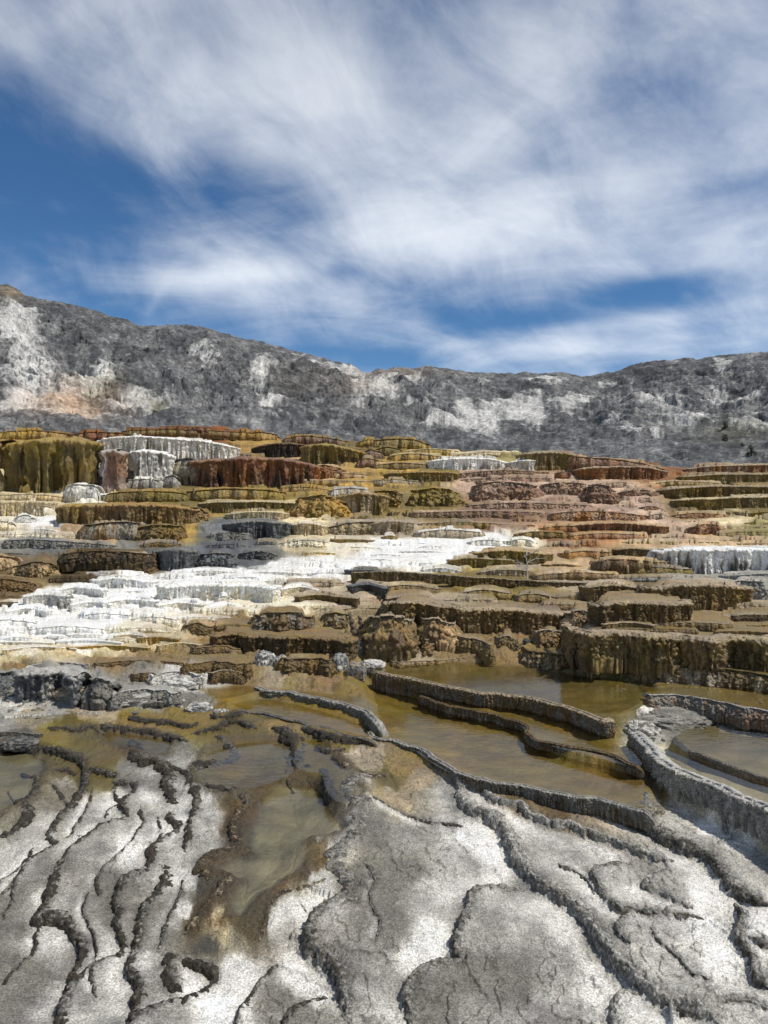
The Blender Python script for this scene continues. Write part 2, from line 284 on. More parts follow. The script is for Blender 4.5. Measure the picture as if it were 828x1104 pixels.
# ------------------------------------------------------------------ region colours of the ground (place in view -> material)
CP = """
0 468 OG|100 468 RU|200 467 RU|300 472 OG|400 478 O|480 488 OG|560 490 YG|640 494 RU|740 506 RU|828 504 B|
20 536 CR|60 545 CR|20 555 WC|40 565 W|20 575 WC|70 577 TN|100 582 TN|130 590 GM|20 590 GM|45 588 SL|90 530 W|150 545 B|200 545 O|250 545 OG|300 535 O|350 540 OG|400 545 O|450 545 O|
150 575 BB|200 572 OG|240 572 SL|290 575 SL|330 570 CR|380 570 BG|430 568 BG|480 565 B|520 560 PB|
470 515 O|430 510 OG|340 515 TN|380 520 OG|500 520 PK|540 530 PB|580 535 PK|620 530 PK|660 545 PK|600 550 PB|560 560 PB|700 555 PK|660 570 RU|720 575 PK|760 580 TN|800 585 TN|740 550 B|800 545 O|790 560 CR|820 570 YG|700 585 TN|640 585 OR|600 580 RU|
600 600 TN|640 600 B|560 605 BG|620 612 TN|680 612 B|740 622 G|800 625 G|820 635 GM|
0 610 BB|30 620 B|60 610 BB|100 605 BD|150 607 BD|90 625 BD|20 640 BB|180 605 SL|230 600 SL|260 605 SL|290 600 GM|
330 590 CR|370 592 WC|420 588 W|480 586 W|540 584 W|570 585 WC|300 615 W|350 612 W|400 605 W|450 600 W|480 596 W|250 622 W|200 622 W|150 625 W|100 635 W|60 645 W|30 655 W|5 680 W|60 680 W|120 665 W|180 655 W|230 650 W|100 690 W|30 700 WC|150 680 WC|200 668 WC|260 655 WC|300 655 WC|330 640 BG|
0 712 CR|60 706 CR|120 700 CR|170 690 CR|220 678 TN|
20 722 B|120 710 B|180 705 B|240 690 B|260 670 B|320 680 B|380 650 BG|420 630 BG|450 640 B|500 630 O|560 632 O|620 625 BG|600 650 B|560 650 O|480 650 BG|420 655 B|430 690 B|500 700 B|560 690 B|590 670 BB|650 645 BG|700 645 B|760 645 BG|800 650 BG|780 662 BG|700 662 B|740 672 B|800 675 B|650 672 B|
40 735 GM|90 735 G|130 740 GM|60 760 G|20 762 GL|100 765 BG|150 735 GM|190 735 LW|220 735 GL|170 752 G|215 758 GM|250 722 B|300 725 BG|340 730 B|440 705 BG|500 708 B|560 712 B|620 720 AD|
30 775 BG|80 780 AD|0 782 G|140 782 A|190 778 A|240 765 A|250 780 AD|300 785 B|280 795 AD|220 770 A|
20 800 GD|60 795 A|100 800 AD|60 822 AD|30 830 AD|110 815 AD|100 835 AD|70 850 GO|60 865 GO|10 850 GO|10 880 GO|140 800 BB|160 810 GM|130 830 GM|190 818 GM|
40 900 GL|90 880 G|120 870 GL|160 850 G|150 880 G|170 860 GL|100 920 G|140 915 W|60 930 GM|20 925 GL|0 935 GL|200 870 GL|195 900 GL|230 880 GL|225 905 GL|200 925 GL|
170 940 G|120 960 GM|20 980 GM|60 960 G|55 1010 GL|100 1030 G|30 1060 GM|60 1085 GL|110 1070 G|130 1095 GL|160 1010 GM|150 1050 G|190 960 G|210 955 GL|180 1000 GM|200 980 GL|170 1080 G|210 1060 W|250 1050 W|240 1090 W|265 1040 W|290 1000 G|310 990 GL|320 1050 W|340 1060 W|300 1080 GM|330 1100 GM|340 960 GL|345 975 W|325 985 W|
260 990 GD|235 1005 BG|250 1015 GO|225 1020 GD|280 970 GD|240 960 GD|220 960 GD|285 945 GO|265 905 GD|250 860 GM|290 815 AD|260 830 A|300 850 GO|330 860 AD|350 900 GO|340 915 B|375 885 GL|370 900 GL|360 925 GL|380 840 BG|390 825 BG|400 820 BG|345 840 AD|360 800 A|340 810 A|310 810 BG|
320 765 A|370 775 A|300 765 AD|390 750 A|420 770 A|470 800 A|450 780 A|500 780 A|540 800 OD|600 820 OD|660 840 OD|690 845 O|520 820 OD|620 795 A|560 770 A|500 755 A|450 740 AD|640 790 A|600 740 AD|520 730 AD|450 720 AD|660 750 AD|720 745 A|800 755 A|760 748 A|680 758 A|
430 825 B|420 840 AD|450 845 BG|430 860 BG|460 860 GO|480 855 G|510 860 GL|540 870 BG|560 860 B|600 870 BB|640 880 BG|660 885 BG|680 880 GO|560 895 GL|
400 900 GM|440 900 G|480 890 GL|500 895 W|530 910 W|500 930 GL|440 940 GM|460 960 GL|400 960 GM|420 1000 GM|470 1010 W|450 1030 W|400 1040 G|420 1080 GL|395 1090 G|480 985 GL|540 935 W|555 950 GL|
600 910 GL|640 920 GL|620 940 G|600 930 GL|660 950 GL|640 960 GL|680 960 GL|720 950 GL|760 960 W|760 990 W|720 1010 GL|700 1000 GL|740 1040 GL|780 1040 W|790 1070 GL|680 1030 GL|630 970 G|600 985 GL|560 980 GL|540 1010 G|580 1010 G|600 1040 GL|550 1050 GM|500 1060 GM|470 1080 GM|520 1090 G|600 1080 GL|640 1060 W|620 1100 G|700 1090 GL|740 1100 GL|800 1095 GL|690 1080 GL|
250 870 BD|250 892 CW|262 925 CW|240 945 CW|228 965 CW|245 975 BD|218 985 CW|210 1000 CW|240 1000 BB|262 1005 CW|270 985 CW|282 998 CW|300 968 BB|320 948 CW|340 930 BB|335 912 CW|295 845 CW|325 842 BB|275 858 CW|350 852 CW|236 990 CR|245 1015 CR|740 880 GL|760 890 W|800 910 W|820 930 GL|720 890 GL|740 900 GL|820 1000 W|815 960 GL|780 930 GL|
700 770 G|720 780 GM|740 770 PB|780 775 G|820 780 GM|700 790 G|740 800 GM|780 810 AD|820 820 AD|760 795 AD|700 810 WC|740 820 YG|780 835 CR|820 855 CR|760 822 GM|810 840 GM|690 750 GM|720 758 GM|760 762 GM|810 775 BB
"""
WETKEYS = dict(A=1, AD=.9, O=.5, OD=.8, W=.25, WC=.3, OR=.4, TN=.3, SL=.4, B=.3, BB=.3)
_c = [t.split() for t in CP.replace('\n', '').split('|') if t.strip()]
CPX = np.array([float(t[0]) for t in _c]); CPY = np.array([float(t[1]) for t in _c]); CPC = np.array([P[t[2]] for t in _c]); CPW = np.array([WETKEYS.get(t[2], .05) for t in _c])
def region(px, py, X, Y):
    sc = np.clip(Y, 2, 50)
    wx = fbm(X/sc*26, Y/sc*40, 0, 6, 90, .62)*np.interp(py, [750, 900], [32, 18]); wy = fbm(X/sc*26+9, Y/sc*40, 5, 6, 91, .62)*12*np.interp(py, [480, 700, 850, 1104], [.6, 1, 1.5, 1.7])
    px = np.clip(px, -20, 850)+wx; py = np.clip(py, 462, 1110)+wy
    ky = np.interp(py, [500, 700, 850, 1104], [2.6, 2.0, 1.2, 1.0])
    out = np.zeros(px.shape+(3,)); wet = np.zeros(px.shape)
    f = px.ravel(); g = py.ravel(); k2 = ky.ravel(); o = out.reshape(-1, 3); wv = wet.reshape(-1)
    for i in range(0, len(f), 60000):
        s = slice(i, i+60000)
        d = (f[s, None]-CPX)**2+((g[s, None]-CPY)*k2[s, None])**2
        w = 1/(d+20)**(3.2-1.1*sstep(820, 900, g[s, None]))
        w /= w.sum(1)[:, None]
        o[s] = np.exp(w@np.log(CPC)); wv[s] = w@CPW
    return out, wet

# ------------------------------------------------------------------ materials
def nd(nt, t, **kw):
    n = nt.nodes.new(t)
    for k, v in kw.items(): setattr(n, k, v)
    return n
def stone_mat(name, grain=120., mid=22., big=3., bump=.6, dist=.012, lo=.62, hi=1.3, rough=(.9, .32), stretch=(1, 1, 1), wetgrain=False):
    m = bpy.data.materials.new(name); m.use_nodes = True; nt = m.node_tree; nt.nodes.clear()
    L = nt.links.new
    out = nd(nt, 'ShaderNodeOutputMaterial'); b = nd(nt, 'ShaderNodeBsdfPrincipled'); L(b.outputs[0], out.inputs[0])
    col = nd(nt, 'ShaderNodeAttribute', attribute_name='Col'); wet = nd(nt, 'ShaderNodeAttribute', attribute_name='Wet')
    geo = nd(nt, 'ShaderNodeNewGeometry'); mp = nd(nt, 'ShaderNodeMapping'); mp.inputs['Scale'].default_value = stretch
    L(geo.outputs['Position'], mp.inputs[0])
    def noise(s, det=5, r=.6):
        n = nd(nt, 'ShaderNodeTexNoise'); n.inputs['Scale'].default_value = s; n.inputs['Detail'].default_value = det; n.inputs['Roughness'].default_value = r
        L(mp.outputs[0], n.inputs['Vector']); return n
    n1, n2, n3 = noise(grain, 4, .65), noise(mid, 6, .65), noise(big, 6, .6)
    def rng(src, a, b_, c, d):
        r = nd(nt, 'ShaderNodeMapRange'); L(src, r.inputs[0])
        for i, v in enumerate((a, b_, c, d)): r.inputs[1+i].default_value = v
        return r.outputs[0]
    def mul(a, c, op='MULTIPLY'):
        x = nd(nt, 'ShaderNodeMath', operation=op)
        for i, v in enumerate((a, c)):
            if isinstance(v, (int, float)): x.inputs[i].default_value = v
            else: L(v, x.inputs[i])
        return x.outputs[0]
    f = mul(mul(rng(n1.outputs[0], .36, .64, lo, hi), rng(n2.outputs[0], .3, .7, .72, 1.25)), rng(n3.outputs[0], .3, .7, .8, 1.18))
    if wetgrain:
        wm_ = nd(nt, 'ShaderNodeMix'); L(rng(wet.outputs['Fac'], .3, 1, 0, .9), wm_.inputs[0]); L(f, wm_.inputs[2]); wm_.inputs[3].default_value = .95; f = wm_.outputs[0]
    sc = nd(nt, 'ShaderNodeVectorMath', operation='SCALE'); L(col.outputs['Color'], sc.inputs[0]); L(f, sc.inputs['Scale'])
    # hue drift
    n4 = noise(big*.7, 3, .5)
    hv = nd(nt, 'ShaderNodeHueSaturation'); L(sc.outputs[0], hv.inputs['Color']); L(rng(n4.outputs[0], .3, .7, .487, .513), hv.inputs['Hue']); L(rng(n3.outputs[0], .3, .7, .82, 1.12), hv.inputs['Saturation'])
    cl = nd(nt, 'ShaderNodeMixRGB', blend_type='DARKEN'); cl.inputs[0].default_value = 1; cl.inputs[2].default_value = (.86, .86, .86, 1); L(hv.outputs[0], cl.inputs[1])
    L(cl.outputs[0], b.inputs['Base Color'])
    L(mul(rng(wet.outputs['Fac'], 0, 1, *rough), rng(n2.outputs[0], .3, .7, .85, 1.1)), b.inputs['Roughness'])
    b.inputs['Specular IOR Level'].default_value = .4
    hsum = mul(mul(mul(n1.outputs[0], .35), mul(n2.outputs[0], 1.6), 'ADD'), mul(n3.outputs[0], 4.0), 'ADD')
    bp = nd(nt, 'ShaderNodeBump'); bp.inputs['Strength'].default_value = bump; bp.inputs['Distance'].default_value = dist
    L(hsum, bp.inputs['Height']); L(bp.outputs[0], b.inputs['Normal'])
    return m
M_ground = stone_mat('travertine_ground', 120, 30, 3.2, .7, .015, .55, 1.36, wetgrain=True)
M_ledge = stone_mat('travertine_mats', 26, 7, .9, .8, .05, .68, 1.28)
M_rim = stone_mat('crusted_travertine', 90, 34, 7, 1.0, .025, .42, 1.6, (.95, .5))
def craggy(m):
    nt = m.node_tree; L = nt.links.new
    pb = [n for n in nt.nodes if n.type == 'BSDF_PRINCIPLED'][0]; src = pb.inputs['Base Color'].links[0].from_socket
    geo = nd(nt, 'ShaderNodeNewGeometry')
    for sc_, rot, a, b, lo, hi, st in ((.16, .5, .47, .53, .74, 1.12, (1, 1, 2.2)), (.55, -.6, .45, .55, .72, 1.15, (1, 1, 1.6)), (.05, .3, .44, .56, .8, 1.12, (1, 1, 1.5))):
        mp = nd(nt, 'ShaderNodeMapping'); mp.inputs['Scale'].default_value = st; mp.inputs['Rotation'].default_value = (rot, rot*.7, 0); L(geo.outputs['Position'], mp.inputs[0])
        n = nd(nt, 'ShaderNodeTexNoise'); n.inputs['Scale'].default_value = sc_; n.inputs['Detail'].default_value = 10; n.inputs['Roughness'].default_value = .72; n.inputs['Distortion'].default_value = .8; L(mp.outputs[0], n.inputs['Vector'])
        r = nd(nt, 'ShaderNodeMapRange'); L(n.outputs[0], r.inputs[0])
        for i, v in enumerate((a, b, lo, hi)): r.inputs[1+i].default_value = v
        wt = nd(nt, 'ShaderNodeAttribute', attribute_name='Wet'); mm = nd(nt, 'ShaderNodeMix'); L(wt.outputs['Fac'], mm.inputs[0]); L(r.outputs[0], mm.inputs[2]); mm.inputs[3].default_value = 1.02
        x = nd(nt, 'ShaderNodeVectorMath', operation='SCALE'); L(src, x.inputs[0]); L(mm.outputs[0], x.inputs['Scale']); src = x.outputs[0]
    L(src, pb.inputs['Base Color'])
M_hill = stone_mat('scree_rock', 1.1, .3, .05, .6, .6, .72, 1.25, (.97, .95))
craggy(M_hill)
def plain(name, c, rough=.9, var=.3, scale=40.):
    m = bpy.data.materials.new(name); m.use_nodes = True; nt = m.node_tree; b = nt.nodes['Principled BSDF']
    n = nd(nt, 'ShaderNodeTexNoise'); n.inputs['Scale'].default_value = scale; n.inputs['Detail'].default_value = 4
    g = nd(nt, 'ShaderNodeNewGeometry'); nt.links.new(g.outputs['Position'], n.inputs['Vector'])
    r = nd(nt, 'ShaderNodeValToRGB'); c = lin(c)
    r.color_ramp.elements[0].position = .3; r.color_ramp.elements[1].position = .7
    r.color_ramp.elements[0].color = (*(c*(1-var)), 1); r.color_ramp.elements[1].color = (*(c*(1+var)), 1)
    nt.links.new(n.outputs[0], r.inputs[0]); nt.links.new(r.outputs[0], b.inputs['Base Color']); b.inputs['Roughness'].default_value = rough
    return m
def water_mat():
    m = bpy.data.materials.new('spring_water'); m.use_nodes = True; nt = m.node_tree; nt.nodes.clear(); L = nt.links.new
    out = nd(nt, 'ShaderNodeOutputMaterial'); mix = nd(nt, 'ShaderNodeMixShader'); L(mix.outputs[0], out.inputs[0])
    tr = nd(nt, 'ShaderNodeBsdfTransparent'); tr.inputs[0].default_value = (.96, .95, .86, 1)
    gl = nd(nt, 'ShaderNodeBsdfGlossy'); gl.inputs['Roughness'].default_value = .035
    fr = nd(nt, 'ShaderNodeFresnel'); fr.inputs['IOR'].default_value = 1.4
    geo = nd(nt, 'ShaderNodeNewGeometry')
    mp = nd(nt, 'ShaderNodeMapping'); mp.inputs['Scale'].default_value = (1, 1.8, 1); L(geo.outputs['Position'], mp.inputs[0])
    n = nd(nt, 'ShaderNodeTexNoise'); n.inputs['Scale'].default_value = 14; n.inputs['Detail'].default_value = 4; L(mp.outputs[0], n.inputs['Vector'])
    bp = nd(nt, 'ShaderNodeBump'); bp.inputs['Strength'].default_value = .25; bp.inputs['Distance'].default_value = .008
    L(n.outputs[0], bp.inputs['Height']); L(bp.outputs[0], gl.inputs['Normal']); L(bp.outputs[0], fr.inputs['Normal'])
    L(fr.outputs[0], mix.inputs[0]); L(tr.outputs[0], mix.inputs[1]); L(gl.outputs[0], mix.inputs[2])
    return m
M_water = water_mat()
M_wood = plain('weathered_wood', (96, 84, 68), .9, .35, 60)
M_twig = plain('bleached_twigs', (176, 170, 158), .85, .2, 30)
M_bark = plain('juniper_bark', (80, 66, 52))
M_leaf = plain('juniper_foliage', (52, 62, 40), .8, .45, 3)

# ------------------------------------------------------------------ mesh helpers
def mesh_obj(name, V, Fq, mat, col=None, wet=None, parent=None, smooth=True, tris=None):
    me = bpy.data.meshes.new(name)
    V = np.asarray(V, np.float32).reshape(-1, 3)
    Fq = np.asarray(Fq, np.int32)
    k = Fq.shape[1]
    me.vertices.add(len(V)); me.vertices.foreach_set('co', V.ravel())
    me.loops.add(Fq.size); me.loops.foreach_set('vertex_index', Fq.ravel())
    me.polygons.add(len(Fq)); me.polygons.foreach_set('loop_start', np.arange(0, Fq.size, k, dtype=np.int32))
    me.polygons.foreach_set('use_smooth', np.full(len(Fq), smooth))
    me.update(calc_edges=True)
    if col is not None:
        a = me.attributes.new('Col', 'FLOAT_COLOR', 'POINT'); c = np.ones((len(V), 4), np.float32); c[:, :3] = np.clip(col.reshape(-1, 3), .004, .9); a.data.foreach_set('color', c.ravel())
        a = me.attributes.new('Wet', 'FLOAT', 'POINT'); w = np.zeros(len(V), np.float32)+(0 if wet is None else np.asarray(wet, np.float32).ravel()); a.data.foreach_set('value', w)
    me.materials.append(mat)
    o = bpy.data.objects.new(name, me); COL.objects.link(o)
    if parent: o.parent = parent
    return o
def grid_faces(nr, nc, flip=False):
    i = np.arange(nr-1)[:, None]*nc+np.arange(nc-1)[None]
    f = np.stack([i, i+1, i+nc+1, i+nc], -1).reshape(-1, 4)
    return f[:, ::-1] if flip else f
def tag(o, label, cat, group=None, kind=None):
    o['label'] = label; o['category'] = cat
    if group: o['group'] = group
    if kind: o['kind'] = kind
    return o

# ------------------------------------------------------------------ pool water
for lb, poly, lv, dep in POOLS:
    c = poly.mean(0); q = poly.copy()
    d = q-np.roll(q, 1, 0); nrm = np.stack([d[:, 1], -d[:, 0]], 1); nrm /= np.linalg.norm(nrm, axis=1)[:, None]+1e-9
    area = .5*np.sum(q[:, 0]*np.roll(q[:, 1], -1)-np.roll(q[:, 0], -1)*q[:, 1])
    q = q+nrm*(.035 if area > 0 else -.035)
    me = bpy.data.meshes.new('water')
    import bmesh
    bm = bmesh.new(); vs = [bm.verts.new((a, b, lv)) for a, b in q]
    f = bm.faces.new(vs); bmesh.ops.triangulate(bm, faces=[f], ngon_method='EAR_CLIP')
    bmesh.ops.recalc_face_normals(bm, faces=bm.faces)
    for f in bm.faces:
        if f.normal.z < 0: f.normal_flip()
    bm.to_mesh(me); bm.free(); me.materials.append(M_water)
    o = bpy.data.objects.new('water', me); COL.objects.link(o)
    tag(o, lb, 'water', 'shallow spring pools', 'structure')

# ------------------------------------------------------------------ near rims
RC = dict(e=('RK', 'G', 'K'), d=('RK', 'GM', 'K'), b=('CW', 'BG', 'RK'), g=('GD', 'G', 'BD'), m=('GD', 'G', 'BD'), l=('GM', 'GL', 'GD'))
for ri, (path, w, st, c, lb) in enumerate(RIM_PATHS):
    if c in 'gm' and (CX+path[:, 0]/path[:, 1]*F).mean() < 300: c = 'e'
    w = w*(1.2 if c in 'de' else .82 if c in 'lm' else .9)*(.82 if c in 'lm' else 1)
    d = np.diff(path, axis=0); s = np.concatenate([[0], np.cumsum(np.linalg.norm(d, axis=1))])
    L = s[-1]; n = max(24, int(L/(.0055*np.clip(path[:, 1].mean()/4, .8, 2))))
    t = np.linspace(0, L, n)
    x = np.interp(t, s, path[:, 0]); y = np.interp(t, s, path[:, 1])
    kk = np.ones(7)/7
    for _ in range(2):
        x = np.convolve(np.pad(x, 3, mode='edge'), kk, 'valid'); y = np.convolve(np.pad(y, 3, mode='edge'), kk, 'valid')
    tx, ty = np.gradient(x), np.gradient(y); l = np.hypot(tx, ty)+1e-9; tx /= l; ty /= l
    nx, ny = ty, -tx                      # right hand side = low side
    pxv = CX+x/np.maximum(y, 1.6)*F
    wd = w/F*y*.60*(.62+1.5*np.abs(perlin(t*7, ri*7.7, 0, 5))+.7*perlin(t*23, ri*3.1, 0, 6))
    end = np.sqrt(np.clip(np.minimum(t, L-t)/(2.2*wd.mean()+1e-6), 0, 1)); wd = wd*(.25+.75*end)
    hg = wd*np.where(np.array([st > .03]*n), (.8 if c in 'lm' else .55), .35)*(.75+.5*np.abs(perlin(t*6, ri*1.3, 4, 8)))
    zb_hi = ground_height(x-nx*wd*1.2, y-ny*wd*1.2, pxv); zb_lo = ground_height(x+nx*wd*1.3, y+ny*wd*1.3, pxv)
    kk2 = np.ones(15)/15
    sm = lambda a: np.convolve(np.pad(a, 7, mode='edge'), kk2, 'valid')
    zb_hi, zb_lo = sm(zb_hi), sm(zb_lo)
    m = 22
    ang = np.linspace(-.12, 1.0, m)                 # from the high side (inner) to the toe on the low side
    U, A = np.meshgrid(np.arange(n), ang, indexing='ij')
    th = A*math.pi
    off = -np.cos(th)*wd[:, None]*np.where(A > .5, .85, 1.25)
    top = np.maximum(zb_hi, zb_lo)+hg*.32
    zz = np.where(A < .5, zb_hi[:, None]-.02+(top-zb_hi+.02)[:, None]*np.sin(th)**.8*1.0, zb_lo[:, None]-.025+(top-zb_lo+.025)[:, None]*np.sign(np.sin(th))*np.abs(np.sin(th))**.55)
    zz = np.where(A < 0, zb_hi[:, None]-.04, zz)
    X3 = x[:, None]+nx[:, None]*off; Y3 = y[:, None]+ny[:, None]*off
    fs = 1/np.clip(path[:, 1].mean()/4, .7, 2)
    kn = (billow(X3*26*fs, Y3*26*fs, zz*26*fs, 3, 21)-.22)*wd.mean()*.9+fbm(X3*70*fs, Y3*70*fs, zz*70*fs, 2, 22)*wd.mean()*.22
    kn = np.clip(kn, -.45*wd.mean(), .6*wd.mean()); face = np.clip(np.sin(th), 0, 1)
    X3 = X3+nx[:, None]*kn*np.clip(-np.cos(th)+.3, 0, 1)*face*1.2; Y3 = Y3+ny[:, None]*kn*np.clip(-np.cos(th)+.3, 0, 1)*face*1.2; zz = zz+kn*face*.75
    a, b, k3 = [P[q] for q in RC[c]]
    sp = fbm(X3*45, Y3*45, zz*45, 3, 31); big = fbm(X3*5, Y3*5, zz*5, 3, 32)
    tb = .38 if c in 'deb' else 0.; mixv = sstep(-.25+tb, .45+tb, sp+big*.8+(A < .55)*.22)[..., None]
    cc = a*(1-mixv)+b*mixv
    dk = sstep(.1, .5, -sp+big)[..., None]*.5; cc = cc*(1-dk)+k3*dk
    o = mesh_obj('crust_ridge', np.stack([X3, Y3, zz], -1), grid_faces(n, m), M_rim, cc, np.full(n*m, .1))
    tag(o, lb, 'mineral rim', 'low crusty rims winding over the near flats')

